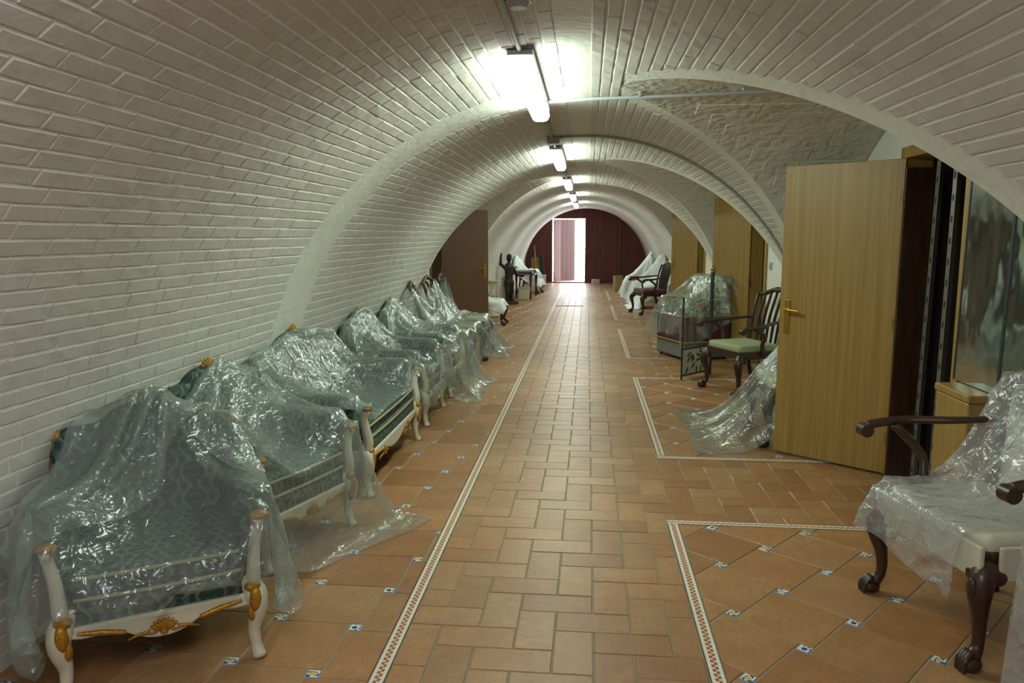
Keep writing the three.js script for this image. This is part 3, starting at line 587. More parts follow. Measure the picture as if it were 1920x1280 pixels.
  const gl = []; for (const q of [-1, 1]) { gl.push(ball(0.03, 0.034, 0.026, q * h * 1.01, SH + 0.012, 0.02, 10), ball(0.02, 0.045, 0.018, q * h * 1.05, SH - 0.09, 0.024, 8)); gl.push(tube([[q * h * 0.86, SH + 0.036, 0.034], [q * h * 0.6, SH + 0.022, 0.036], [q * h * 0.4, lerp(SH, CR, 0.7), 0.036], [q * h * 0.2, CR + 0.004, 0.036]], [0.004, 0.009, 0.009, 0.006], 7, 4)); }
  gl.forEach((g) => mesh('gilding', lean(g), M.gold, t));
  mesh('crest_carving', shell(0, CR + 0.012, 0.012, W > 1 ? 0.075 : 0.066).map(lean), M.gold, t);
  return t;
}
// dark carved chair with cabriole legs; facing +z
function carvedChair(label, pos, turn, group, o = {}) {
  const t = thing(o.name || 'carved_wooden_armchair', label, o.category || 'chair', pos, turn, group), W = o.W || 0.64, D = o.D || 0.52, h = W / 2, f = D / 2, S = o.seat || 0.46, BH = o.back || 1.0, wood = M.dark, hb = h * 0.78, RK = o.rake ?? 0.11;
  for (const q of [-1, 1]) {
    mesh('leg', [tube([[q * (h - 0.04), S - 0.06, f - 0.045], [q * (h - 0.022), S - 0.11, f - 0.015], [q * (h - 0.012), S - 0.17, f + 0.0], [q * (h - 0.028), S - 0.27, f - 0.02], [q * (h - 0.03), 0.10, f - 0.025], [q * (h - 0.02), 0.05, f + 0.0]], [0.036, 0.046, 0.04, 0.026, 0.021, 0.028], 12, 5), ball(0.036, 0.03, 0.042, q * (h - 0.015), 0.03, f + 0.012, 14), ...[-0.5, 0, 0.5].map((a) => tube([[q * (h - 0.02) + Math.sin(a) * 0.02, 0.075, f + 0.01], [q * (h - 0.016) + Math.sin(a) * 0.036, 0.045, f + 0.045], [q * (h - 0.015) + Math.sin(a) * 0.036, 0.006, f + 0.05]], [0.012, 0.011, 0.007], 7, 3))], wood, t);
    mesh('knee_carving', [ball(0.022, 0.04, 0.016, q * (h - 0.014), S - 0.14, f + 0.032, 10), ball(0.036, 0.03, 0.02, q * (h - 0.06), S - 0.105, f - 0.005, 10), ball(0.02, 0.03, 0.036, q * (h - 0.004), S - 0.105, f - 0.06, 10)], wood, t);
    mesh('leg', tube([[q * hb, S - 0.04, -f + 0.03], [q * hb, 0.22, -f + 0.01], [q * (hb + 0.01), 0.0, -f - 0.05]], [0.024, 0.022, 0.02], 8, 4), wood, t);
    mesh('back_post', tube([[q * hb, S - 0.08, -f + 0.03], [q * (hb + 0.005), S + 0.16, -f + 0.0], [q * (hb + 0.022), S + 0.36, -f - RK * 0.45], [q * (hb + 0.04), BH - 0.03, -f - RK]], [0.024, 0.022, 0.02, 0.02], 8, 4, 0.8), wood, t);
    if (o.arms !== false) {
      const AY = o.armY || 0.70, ax = h + (o.flare ?? 0.07);
      mesh('arm', [tube([[q * (hb + 0.018), AY + 0.045, -f - 0.02], [q * (h + 0.0), AY + 0.03, -0.08], [q * ax, AY + 0.01, 0.06], [q * (ax - 0.005), AY, f - 0.04], [q * (ax - 0.012), AY - 0.012, f + 0.01]], [0.019, 0.022, 0.026, 0.027, 0.026], 10, 5, 0.75), new THREE.CylinderGeometry(0.03, 0.03, 0.05, 14).rotateZ(Math.PI / 2).translate(q * (ax - 0.012), AY - 0.028, f + 0.015)], wood, t);
      mesh('arm_support', tube([[q * (h - 0.01), S - 0.06, -0.02], [q * (h + 0.02), S + 0.05, 0.02], [q * (h + 0.05), S + 0.14, 0.02], [q * (ax - 0.008), AY - 0.01, f - 0.13]], [0.026, 0.021, 0.019, 0.022], 9, 4), wood, t);
    }
  }
  mesh('seat_rail', [rbox(W - 0.05, 0.075, 0.035, 0.008, 0, S - 0.055, f - 0.035), rbox(0.035, 0.075, D - 0.06, 0.008, h - 0.035, S - 0.055, -0.01), rbox(0.035, 0.075, D - 0.06, 0.008, -h + 0.035, S - 0.055, -0.01), rbox(W - 0.18, 0.06, 0.03, 0.008, 0, S - 0.05, -f + 0.03)], wood, t);
  const cg = rbox(W - 0.06, 0.075, D - 0.05, 0.03, 0, S + 0.0, -0.002, 5), p = cg.attributes.position;
  for (let i = 0; i < p.count; i++) if (p.getY(i) > S) p.setY(i, p.getY(i) + 0.03 * Math.max(0, 1 - (p.getX(i) / h) ** 2) * Math.max(0, 1 - (p.getZ(i) / f) ** 2));
  cg.computeVertexNormals(); mesh('seat', metric(cg), o.fabric || M.cream, t);
  if (o.skirt) mesh('loose_cover', [rbox(W - 0.02, o.skirt, 0.02, 0.008, 0, S - o.skirt / 2 + 0.01, f + 0.0), rbox(0.02, o.skirt, D - 0.08, 0.008, h - 0.005, S - o.skirt / 2 + 0.01, -0.02)], M.cream, t);
  const zb = (y) => -f - RK * Math.pow(clamp((y - S - 0.05) / (BH - S - 0.05), 0, 1.05), 1.5);
  const cr = []; for (let i = 0; i <= 10; i++) { const a = i / 10 * 2 - 1; cr.push([a * (hb + 0.06), BH - 0.01 + 0.03 * Math.cos(a * 3.14) - 0.012 * Math.abs(a), zb(BH) - 0.02 * (1 - a * a)]); }
  mesh('crest_rail', [tube(cr, [0.016, 0.026, 0.024, 0.028, 0.024, 0.026, 0.016], 9, 2, 0.7), ball(0.05, 0.026, 0.018, 0, BH + 0.012, zb(BH) - 0.008, 12)], wood, t);
  const sp = [];
  if (o.slats) for (let i = 0; i < 5; i++) { const x = (i - 2) * hb * 0.34; sp.push(tube([[x * 0.9, S, zb(S)], [x, lerp(S, BH, 0.5), zb(lerp(S, BH, 0.5)) - 0.005], [x * 1.06, BH - 0.01, zb(BH) - 0.01]], [0.016, 0.02, 0.016], 8, 4, 0.5)); }
  else {
    for (const q of [-1, 1]) {
      sp.push(tube([[q * 0.05, S, zb(S)], [q * 0.045, S + 0.12, zb(S + 0.12)], [q * 0.10, S + 0.24, zb(S + 0.24)], [q * 0.055, S + 0.34, zb(S + 0.34)], [q * 0.10, BH - 0.08, zb(BH - 0.08)], [q * 0.15, BH - 0.02, zb(BH)]], [0.015, 0.013, 0.015, 0.013, 0.014, 0.012], 8, 4, 0.6));
      sp.push(tube([[q * 0.02, S, zb(S)], [q * 0.055, S + 0.15, zb(S + 0.15)], [-q * 0.055, S + 0.30, zb(S + 0.3)], [q * 0.03, S + 0.42, zb(S + 0.42)], [q * 0.06, BH - 0.03, zb(BH)]], [0.012, 0.011, 0.012, 0.011, 0.012], 8, 4, 0.6));
    }
    sp.push(new THREE.TorusGeometry(0.05, 0.011, 8, 20).translate(0, S + 0.28, zb(S + 0.28)));
    sp.push(rbox(0.16, 0.05, 0.022, 0.006, 0, S + 0.02, zb(S)));
  }
  sp.forEach((g) => mesh('splat_bar', g, wood, t));
  return t;
}

// ---------------------------------------------------------------- plastic film dropped over the furniture: a small cloth solver
const fpos = new THREE.Vector3();
function heights(objs, x0, z0, nx, nz, c, skip) {            // the upper outline of things, as heights on a grid
  const H = new Float32Array(nx * nz), A = V(), B = V(), C = V();
  for (const o of objs) {
    o.updateMatrixWorld(true);
    o.traverse((m) => {
      if (!m.isMesh || (skip && skip.test(m.name))) return;
      const p = m.geometry.attributes.position, ix = m.geometry.index, n = ix ? ix.count : p.count;
      for (let i = 0; i < n; i += 3) {
        [A, B, C].forEach((q, k) => q.fromBufferAttribute(p, ix ? ix.getX(i + k) : i + k).applyMatrix4(m.matrixWorld));
        const lo = [Math.min(A.x, B.x, C.x), Math.min(A.z, B.z, C.z)], hi = [Math.max(A.x, B.x, C.x), Math.max(A.z, B.z, C.z)];
        const i0 = Math.max(0, Math.floor((lo[0] - x0) / c)), i1 = Math.min(nx - 1, Math.ceil((hi[0] - x0) / c)), j0 = Math.max(0, Math.floor((lo[1] - z0) / c)), j1 = Math.min(nz - 1, Math.ceil((hi[1] - z0) / c));
        const d = (B.z - C.z) * (A.x - C.x) + (C.x - B.x) * (A.z - C.z), top = Math.max(A.y, B.y, C.y);
        for (let j = j0; j <= j1; j++) for (let k = i0; k <= i1; k++) {
          const x = x0 + k * c, z = z0 + j * c; let y;
          if (Math.abs(d) > 1e-9) { const a = ((B.z - C.z) * (x - C.x) + (C.x - B.x) * (z - C.z)) / d, b = ((C.z - A.z) * (x - C.x) + (A.x - C.x) * (z - C.z)) / d; y = a < -0.2 || b < -0.2 || a + b > 1.2 ? -1 : Math.min(top, a * A.y + b * B.y + (1 - a - b) * C.y); } else y = -1;
          if (y > H[j * nx + k]) H[j * nx + k] = y;
        }
      }
    });
  }
  const G = H.slice();                                 // widen by a cell so that the film keeps clear of edges
  for (let j = 1; j < nz - 1; j++) for (let k = 1; k < nx - 1; k++) { let m = 0; for (let a = -1; a <= 1; a++) for (let b = -1; b <= 1; b++) m = Math.max(m, H[(j + a) * nx + k + b]); G[j * nx + k] = m; }
  return G;
}
const wallR = (y, z) => BAYS.some((b) => Math.abs(z - b) < halfSide(y) - 0.03) ? XR : Math.min(XR, XC + halfMain(y));
function drape(name, label, o) {
  const { cx, cz, w, d, turn = 0, objs, seed = 1, cell = 0.023, steps = 190, mat = M.film, hold = 0.9, extra = 0.02, start, wallL = true, crinkle = 0.012, rumple = 0.07, minY = 0.004, pull = [0, 0], bend = 0.1 } = o;
  const nx = Math.round(w / cell) + 1, nz = Math.round(d / cell) + 1, n = nx * nz, P = new Float32Array(n * 3), Q = new Float32Array(n * 3), r = rng(seed), cs = Math.cos(turn), sn = Math.sin(turn);
  const m = Math.hypot(w, d) / 2 + 0.15, gc = 0.016, gn = Math.ceil(2 * m / gc), gx = cx - m, gz = cz - m, H = heights(objs, gx, gz, gn, gn, gc, o.skip);
  const hAt = (x, z) => { const a = (x - gx) / gc, b = (z - gz) / gc, i = clamp(Math.floor(a), 0, gn - 2), j = clamp(Math.floor(b), 0, gn - 2), u = clamp(a - i, 0, 1), v = clamp(b - j, 0, 1), k = j * gn + i; return lerp(lerp(H[k], H[k + 1], u), lerp(H[k + gn], H[k + gn + 1], u), v); };
  let top = 0; for (const h of H) top = Math.max(top, h);
  for (let j = 0; j < nz; j++) for (let i = 0; i < nx; i++) {
    const u = i * cell - w / 2, v = j * cell - d / 2, k = (j * nx + i) * 3;
    P[k] = cx + u * cs + v * sn; P[k + 2] = cz - u * sn + v * cs; let fold = 0; const y0 = top + 0.03, lim = XC - halfMain(y0) + 0.04, rim = wallR(y0, P[k + 2]) - 0.04;
    if (P[k] < lim) { fold = lim - P[k]; P[k] = XC - halfMain(y0 + fold) + 0.04; } else if (P[k] > rim) { fold = P[k] - rim; P[k] = wallR(y0 + fold, P[k + 2]) - 0.04; }
    P[k + 1] = fold + (start ? start(u, v) : top + 0.03) + (r() - 0.5) * 0.02 + 0.02 * Math.sin(u * 9 + seed) * Math.sin(v * 7 + seed * 2);
  }
  Q.set(P);
  const con = [];
  for (let j = 0; j < nz; j++) for (let i = 0; i < nx; i++) {
    const k = j * nx + i, slack = 1 + crinkle * (r() - 0.35) + rumple * (vnoise(i * cell * 11, j * cell * 11, 64, 64, seed) + 0.6 * vnoise(i * cell * 26, j * cell * 26, 64, 64, seed + 3) - 0.62);
    if (i + 1 < nx) con.push([k, k + 1, cell * slack, 1]); if (j + 1 < nz) con.push([k, k + nx, cell * slack, 1]);
    if (i + 1 < nx && j + 1 < nz) { con.push([k, k + nx + 1, cell * 1.4142 * slack, 0.7], [k + 1, k + nx, cell * 1.4142 * slack, 0.7]); }
    if (i + 3 < nx) con.push([k, k + 3, cell * 3, bend]); if (j + 3 < nz) con.push([k, k + 3 * nx, cell * 3, bend]);
  }
  const ca = new Int32Array(con.length), cb = new Int32Array(con.length), cl = new Float32Array(con.length), ck = new Float32Array(con.length);
  con.forEach((c, i) => { ca[i] = c[0] * 3; cb[i] = c[1] * 3; cl[i] = c[2]; ck[i] = c[3] * 0.5; });
  for (let s = 0; s < steps; s++) {
    const damp = s < steps * 0.8 ? 0.965 : 0.85;
    for (let k = 0; k < n * 3; k += 3) {
      for (let c = 0; c < 3; c++) { const v = clamp((P[k + c] - Q[k + c]) * damp, -0.02, 0.02); Q[k + c] = P[k + c]; P[k + c] += v; }
      P[k + 1] -= 0.0011; P[k] += pull[0]; P[k + 2] += pull[1];
    }
    for (let it = 0; it < 5; it++) {
      for (let i = 0; i < ca.length; i++) {
        const a = ca[i], b = cb[i], x = P[b] - P[a], y = P[b + 1] - P[a + 1], z = P[b + 2] - P[a + 2], l = Math.sqrt(x * x + y * y + z * z) || 1e-6, q = ck[i] * (l - cl[i]) / l * (l < cl[i] && ck[i] < 0.2 ? 0.5 : 1);
        P[a] += x * q; P[a + 1] += y * q; P[a + 2] += z * q; P[b] -= x * q; P[b + 1] -= y * q; P[b + 2] -= z * q;
      }
      for (let k = 0; k < n * 3; k += 3) {
        const h = Math.max(minY, hAt(P[k], P[k + 2]) + 0.009), y = P[k + 1];
        if (y < h) {
          const e = 0.02, sx = hAt(P[k] + e, P[k + 2]) - hAt(P[k] - e, P[k + 2]), sz = hAt(P[k], P[k + 2] + e) - hAt(P[k], P[k + 2] - e), g = Math.hypot(sx, sz) / (2 * e), over = h - y;
          if (g > 1.5 && over > 0.02) { const l = Math.hypot(sx, sz), step = Math.min(over / g, 0.02); P[k] -= sx / l * step; P[k + 2] -= sz / l * step; }   // beside a steep side: step outwards
          else P[k + 1] = h;
          const gr = h > top * 0.78 ? 1 : hold; P[k] = lerp(P[k], Q[k], gr); P[k + 2] = lerp(P[k + 2], Q[k + 2], gr);
        }
        const ww = halfMain(Math.max(P[k + 1], 0)) - 0.02; if (wallL && P[k] < XC - ww) P[k] = XC - ww; const wr = wallR(Math.max(P[k + 1], 0), P[k + 2]) - 0.02; if (P[k] > wr) P[k] = wr;
      }
    }
  }
  for (let k = 0; k < n * 3; k += 3) { const h = Math.max(minY, hAt(P[k], P[k + 2]) - 0.012); if (P[k + 1] < h) P[k + 1] = h; }
  const idx = [], uv = [];
  for (let j = 0; j < nz; j++) for (let i = 0; i < nx; i++) uv.push(i * cell, j * cell);
  for (let j = 0; j < nz - 1; j++) for (let i = 0; i < nx - 1; i++) { const a = j * nx + i; idx.push(a, a + nx, a + 1, a + 1, a + nx, a + nx + 1); }
  const g = new THREE.BufferGeometry(); g.setAttribute('position', new THREE.BufferAttribute(P, 3)); g.setAttribute('uv', new THREE.Float32BufferAttribute(uv, 2)); g.setIndex(idx); g.computeVertexNormals();
  return single(name, g, mat, label, 'plastic sheet');
}
// ---------------------------------------------------------------- left row
const DAM = 'green damask seats along the left wall';
const chairA = bergere(0.63, 'nearest green damask armchair with carved white and gold frame at the left edge', 'armchair', [-1.635, 0, -2.65], rad(33), DAM, { D: 0.58, crest: 0.87, shoulder: 0.775 });
const chairB = bergere(0.66, 'green damask armchair with gilt frame between the nearest armchair and the green sofa', 'armchair', [-1.66, 0, -3.66], rad(72), DAM, { D: 0.62, crest: 0.87, shoulder: 0.78 });
const sofa = bergere(1.30, 'green damask sofa with gilt carved legs, under wide plastic film', 'sofa', [-1.63, 0, -4.98], rad(90), DAM, { D: 0.68, name: 'carved_sofa', crest: 0.90 });
const chairC = bergere(0.72, 'green damask armchair just behind the green sofa, its front corner showing', 'armchair', [-1.64, 0, -6.42], rad(90), DAM, { D: 0.66 });
const chairD = bergere(0.72, 'fourth green damask armchair from the front, wholly under grey plastic', 'armchair', [-1.64, 0, -7.55], rad(90), DAM, { D: 0.66 });
const highA = carvedChair('dark high-backed dining chair, nearest of three before the brown door', [-1.58, 0, -8.45], rad(98), 'dark dining chairs before the brown door', { arms: false, W: 0.5, back: 1.02, fabric: M.sage, name: 'carved_dining_chair' });
const highB = carvedChair('dark high-backed dining chair, middle of three before the brown door', [-1.57, 0, -9.2], rad(84), 'dark dining chairs before the brown door', { arms: false, W: 0.5, back: 1.04, fabric: M.sage, name: 'carved_dining_chair' });
const highC = carvedChair('dark high-backed dining chair, right beside the brown door', [-1.58, 0, -10.15], rad(92), 'dark dining chairs before the brown door', { arms: false, W: 0.52, back: 1.02, fabric: M.cream, name: 'carved_dining_chair' });
drape('plastic_sheet', 'clear plastic film over the nearest green armchair, puddled on the tiles', { cx: -1.74, cz: -2.80, w: 1.8, d: 1.6, turn: rad(33), objs: [chairA], seed: 3 });
drape('plastic_sheet', 'clear plastic film over the second green armchair, hanging to the floor in front', { cx: -1.70, cz: -3.70, w: 1.5, d: 2.0, turn: rad(72), objs: [chairB, chairA], seed: 5 });
drape('plastic_sheet', 'taut plastic film over the green sofa, peaked at the middle of its back', { cx: -1.80, cz: -4.98, w: 1.75, d: 1.25, turn: rad(90), objs: [sofa, chairB], seed: 9 });
drape('plastic_sheet', 'plastic film over the armchair behind the green sofa', { cx: -1.72, cz: -6.5, w: 1.5, d: 1.6, turn: rad(90), objs: [chairC], seed: 12 });
drape('plastic_sheet', 'plastic film over the fourth green armchair, trailing onto the tiles', { cx: -1.64, cz: -7.6, w: 1.4, d: 1.9, turn: rad(90), objs: [chairD], seed: 15 });
drape('plastic_sheet', 'bunched plastic film over the two nearer high-backed chairs', { cx: -1.66, cz: -8.85, w: 1.6, d: 1.75, turn: rad(92), objs: [highA, highB], seed: 18, cell: 0.03 });
drape('plastic_sheet', 'plastic film over the high-backed chair beside the brown door', { cx: -1.66, cz: -10.15, w: 1.25, d: 1.8, turn: rad(92), objs: [highC], seed: 21, cell: 0.03 });

// ---------------------------------------------------------------- right side, near
const DW = 'dark carved armchairs on the right';
const rightA = carvedChair('dark carved armchair with cream seat and clawed feet in the right foreground', [1.59, 0, -3.09], rad(-78), DW, { W: 0.66, D: 0.50, rake: 0.06, flare: 0.11, armY: 0.735, skirt: 0.13 });
const rightB = carvedChair('dark carved armchair cut off by the bottom right corner, under trailing film', [1.68, 0, -1.98], rad(-84), DW, { W: 0.64 });
const rightC = carvedChair('dark chair with pale cushion half hidden behind the nearest oak door', [1.60, 0, -5.98], rad(-90), DW, { W: 0.62, arms: false, name: 'carved_dining_chair' });
const rightD = carvedChair('dark slat-backed armchair with green seat beyond the nearest oak door', [1.58, 0, -7.82], rad(-66), DW, { W: 0.62, fabric: M.sage, slats: true, armY: 0.68 });
drape('plastic_sheet', 'crumpled plastic film hung from the back over the seat of the right foreground armchair', { cx: 1.55, cz: -3.18, w: 0.80, d: 1.34, turn: rad(-88), objs: [rightA], seed: 31, mat: M.filmThick, rumple: 0.14, skip: /^arm/ });
drape('plastic_sheet', 'plastic film trailing to the floor in the bottom right corner', { cx: 1.62, cz: -1.98, w: 1.1, d: 1.6, turn: rad(-84), objs: [rightB], seed: 33, mat: M.filmThick });
const pillow = thing('cushion', 'white cushion standing on the chair half hidden by the nearest oak door', 'cushion', [1.54, 0.50, -5.92], rad(-100));
{
  const g = new THREE.SphereGeometry(1, 28, 20), p = g.attributes.position;
  for (let i = 0; i < p.count; i++) { const q = (v) => Math.sign(v) * Math.pow(Math.abs(v), 0.45), x = q(p.getX(i)) * 0.24, y = q(p.getY(i)) * 0.21, k = (1 - (x / 0.25) ** 4) * (1 - (y / 0.22) ** 4); p.setXYZ(i, x, y + 0.21, p.getZ(i) * 0.09 * Math.max(0.12, k)); }
  g.rotateX(-0.3); g.computeVertexNormals(); mesh('cover', metric(g), M.stone, pillow);
  mesh('piping', tube([[-0.22, 0.02, 0.0], [-0.235, 0.2, -0.06], [-0.21, 0.40, -0.12], [0, 0.41, -0.125], [0.21, 0.40, -0.12], [0.235, 0.2, -0.06], [0.22, 0.02, 0.0]], 0.005, 6, 4), M.cream, pillow);
}
drape('plastic_sheet', 'plastic film spilling onto the tiles beside the nearest oak door', { cx: 1.46, cz: -6.1, w: 1.6, d: 1.8, turn: rad(-100), objs: [rightC, pillow], seed: 35 });
// store behind the nearest door, and what leans by it
{
  const roll = thing('carpet_roll', 'dark rolled carpet standing inside the store behind the nearest door', 'carpet', [2.33, 0, -5.22]);
  const rp = []; for (let i = 0; i <= 60; i++) { const a = i * 0.42, q = 0.02 + i * 0.0016; rp.push(new THREE.Vector2(Math.cos(a) * q, Math.sin(a) * q)); }
  for (let i = 60; i >= 0; i--) { const a = i * 0.42, q = 0.013 + i * 0.0016; rp.push(new THREE.Vector2(Math.cos(a) * q, Math.sin(a) * q)); }
  mesh('roll', new THREE.ExtrudeGeometry(new THREE.Shape(rp), { depth: 1.95, bevelEnabled: false }).rotateX(-Math.PI / 2), std({ color: 0x3b3230, roughness: 0.95 }), roll);
  const U = 'slotted metal uprights in the store';
  for (const [x, z, tilt, lab] of [[2.035, -4.83, 0.03, 'grey slotted metal upright, left of two just inside the store doorway'], [2.0, -4.50, 0.012, 'grey slotted metal upright, right of two just inside the store doorway']]) {
    const u = thing('metal_upright', lab, 'shelf post', [x, 0, z], 0, U); u.rotation.x = tilt;
    mesh('flange', [rbox(0.004, 2.0, 0.045, 0.001, 0, 1.0, 0), rbox(0.04, 2.0, 0.004, 0.001, 0.02, 1.0, -0.022)], M.steel, u);
    for (let i = 0; i < 16; i++) mesh('slot', rbox(0.003, 0.035, 0.012, 0.001, -0.003, 0.12 + i * 0.118, 0), M.black, u);
  }
  const bd = thing('jamb_shade_board', 'dark board added over the far jamb of the store doorway to stand for its shade', 'board', [2.035, 0, -5.028]); mesh('board', metric(rbox(0.17, 1.98, 0.028, 0.004, 0, 0.99, 0)), M.dark, bd);  // board added over the oak jamb; its dark colour stands for shade
  const chest = thing('narrow_cabinet', 'narrow orange-brown wooden cabinet under the dark glass panels by the right wall', 'cabinet', [1.893, 0, -3.93]);
  mesh('body', metric(rbox(0.15, 0.74, 0.34, 0.012, 0, 0.40, 0)), M.oak, chest); mesh('lid', metric(rbox(0.165, 0.04, 0.36, 0.01, 0, 0.79, 0)), M.oak, chest); mesh('plinth', rbox(0.16, 0.05, 0.35, 0.008, 0, 0.025, 0), M.dark, chest);
  const G = 'dark glass panels leaning by the right wall';
  for (const [z, lab, w] of [[-3.96, 'tall dark glossy glass panel beside the open store doorway', 0.42], [-3.52, 'tall dark glossy glass panel at the right edge of the photo', 0.42]]) {
    const p = thing('glass_panel', lab, 'glass panel', [1.94, 0.815, z], 0, G); p.rotation.z = -0.012;
    const g = new THREE.BoxGeometry(0.012, 1.42, w, 1, 24, 10).translate(0, 0.71, 0); mesh('pane', metric(g), M.mirror, p);
    mesh('edging', [rbox(0.02, 1.43, 0.012, 0.003, 0, 0.715, w / 2 + 0.004), rbox(0.02, 1.43, 0.012, 0.003, 0, 0.715, -w / 2 - 0.004)], M.iron, p);
  }
}
// ---------------------------------------------------------------- right side, middle
{
  const bed = thing('iron_bed_end', 'grey iron bed end with brass ball and flower panel before the second oak door', 'bed end', [1.22, 0, -8.55], rad(48));
  mesh('post', tube([[0.27, 0, 0], [0.27, 1.16, 0]], 0.022, 12, 4), M.iron, bed); mesh('post', tube([[-0.27, 0, 0], [-0.27, 0.90, 0]], 0.011, 10, 4), M.iron, bed);
  mesh('finial', [ball(0.028, 0.03, 0.028, 0.27, 1.195, 0), new THREE.CylinderGeometry(0.018, 0.022, 0.03, 12).translate(0.27, 1.165, 0)], M.brass, bed);
  for (const y of [0.045, 0.335]) mesh('crossbar', bar([-0.27, y, 0], [0.27, y, 0], 0.010), M.iron, bed);
  mesh('flower_panel', metric(rbox(0.50, 0.26, 0.012, 0.003, 0, 0.19, 0)), std({ color: 0xb9b9a0, roughness: 0.7 }), bed);
  const r = rng(77), lf = []; for (let i = 0; i < 13; i++) { const a = r() * 6.28, x = (i % 5 - 2) * 0.085, y = 0.12 + (i % 3) * 0.07; lf.push(ball(0.014, 0.045, 0.005, 0, 0.03, 0, 8).rotateZ(a).translate(x, y, 0.008)); }
  mesh('flower_spray', lf, std({ color: 0x2e4a3c, roughness: 0.7 }), bed);
  // tapestry armchair under film
  const t = thing('tapestry_armchair', 'armchair in burgundy and flowered tapestry with yellow trim, wrapped in plastic film', 'armchair', [1.38, 0, -10.05], rad(-68));
  mesh('seat_base', metric(rbox(0.74, 0.22, 0.66, 0.03, 0, 0.14, 0)), M.greyCloth, t);
  mesh('seat', metric(rbox(0.76, 0.36, 0.68, 0.05, 0, 0.40, 0.0)), M.burgundy, t);
  for (const y of [0.235, 0.565]) mesh('trim', [tube([[-0.385, y, 0.345], [0.385, y, 0.345]], 0.013, 8, 2), tube([[-0.385, y, -0.34], [-0.385, y, 0.345]], 0.013, 8, 2), tube([[0.385, y, -0.34], [0.385, y, 0.345]], 0.013, 8, 2)], M.ochre, t);
  mesh('back', metric(rbox(0.74, 0.55, 0.20, 0.07, 0, 0.78, -0.26)), M.tapestry, t);
  for (const q of [-1, 1]) mesh('arm', metric(rbox(0.15, 0.24, 0.62, 0.06, q * 0.32, 0.66, -0.02)), M.tapestry, t);
  for (const q of [-1, 1]) for (const z of [-0.28, 0.28]) mesh('foot', new THREE.CylinderGeometry(0.025, 0.018, 0.05, 10).translate(q * 0.32, 0.02, z), M.dark, t);
  drape('plastic_sheet', 'plastic film wrapped round the burgundy tapestry armchair', { cx: 1.36, cz: -10.05, w: 1.75, d: 1.6, turn: rad(-68), objs: [t], seed: 41, cell: 0.032 });
}
// ---------------------------------------------------------------- right side, far
const FARR = 'dark chairs at the far right';
const farA = carvedChair('dark wooden armchair nearest in the far right group, brown seat', [1.25, 0, -15.55], rad(-74), FARR, { W: 0.66, fabric: M.burgundy, slats: true });
const farB = carvedChair('dark chair under white film behind the far right armchair', [1.45, 0, -16.9], rad(-90), FARR, { W: 0.6, arms: false, name: 'carved_dining_chair' });
const farC = carvedChair('dark chair under white film with a red box on it, far right', [1.35, 0, -18.5], rad(-90), FARR, { W: 0.6, back: 1.06, arms: false, name: 'carved_dining_chair' });
const farD = carvedChair('dark chair under white film farthest along the right side', [1.25, 0, -20.1], rad(-90), FARR, { W: 0.6, back: 1.1, arms: false, name: 'carved_dining_chair' });
drape('plastic_sheet', 'white plastic film over the chair behind the far right armchair', { cx: 1.3, cz: -16.95, w: 1.2, d: 1.6, turn: rad(-90), objs: [farB], seed: 51, cell: 0.032, rumple: 0.16, mat: M.sheet });
drape('plastic_sheet', 'white plastic film on the far right chair that carries a red box', { cx: 1.25, cz: -18.5, w: 1.25, d: 1.6, turn: rad(-90), objs: [farC], seed: 53, cell: 0.032, rumple: 0.16, mat: M.sheet });
drape('plastic_sheet', 'white plastic film on the chair farthest along the right side', { cx: 1.15, cz: -20.1, w: 1.25, d: 1.6, turn: rad(-90), objs: [farD], seed: 55, cell: 0.032, rumple: 0.16, mat: M.sheet });
{
  const b = thing('red_box', 'small red box lying on the white film at the far right', 'box', [1.12, 0.50, -18.45], 0.3); mesh('carton', rbox(0.16, 0.09, 0.24, 0.006, 0, 0.045, 0), std({ color: 0xa02622, roughness: 0.6 }), b); mesh('lid', rbox(0.165, 0.015, 0.245, 0.004, 0, 0.092, 0), std({ color: 0x8e201e, roughness: 0.6 }), b);
  const c = thing('cardboard_box', 'brown cardboard box on the floor at the left of the far right furniture', 'box', [0.86, 0, -21.6], 0.15); mesh('carton', rbox(0.22, 0.44, 0.34, 0.004, 0, 0.22, 0), M.card, c); mesh('flap', rbox(0.225, 0.008, 0.18, 0.003, 0, 0.448, 0.09), M.card, c);
  const d = thing('paper_box', 'small pale box on the floor against the red plank wall', 'box', [0.28, 0.0, -25.2], 0.1); mesh('carton', rbox(0.24, 0.12, 0.18, 0.006, 0, 0.06, 0), M.stone, d); mesh('lid', rbox(0.25, 0.02, 0.19, 0.004, 0, 0.125, 0), M.stone, d);
}
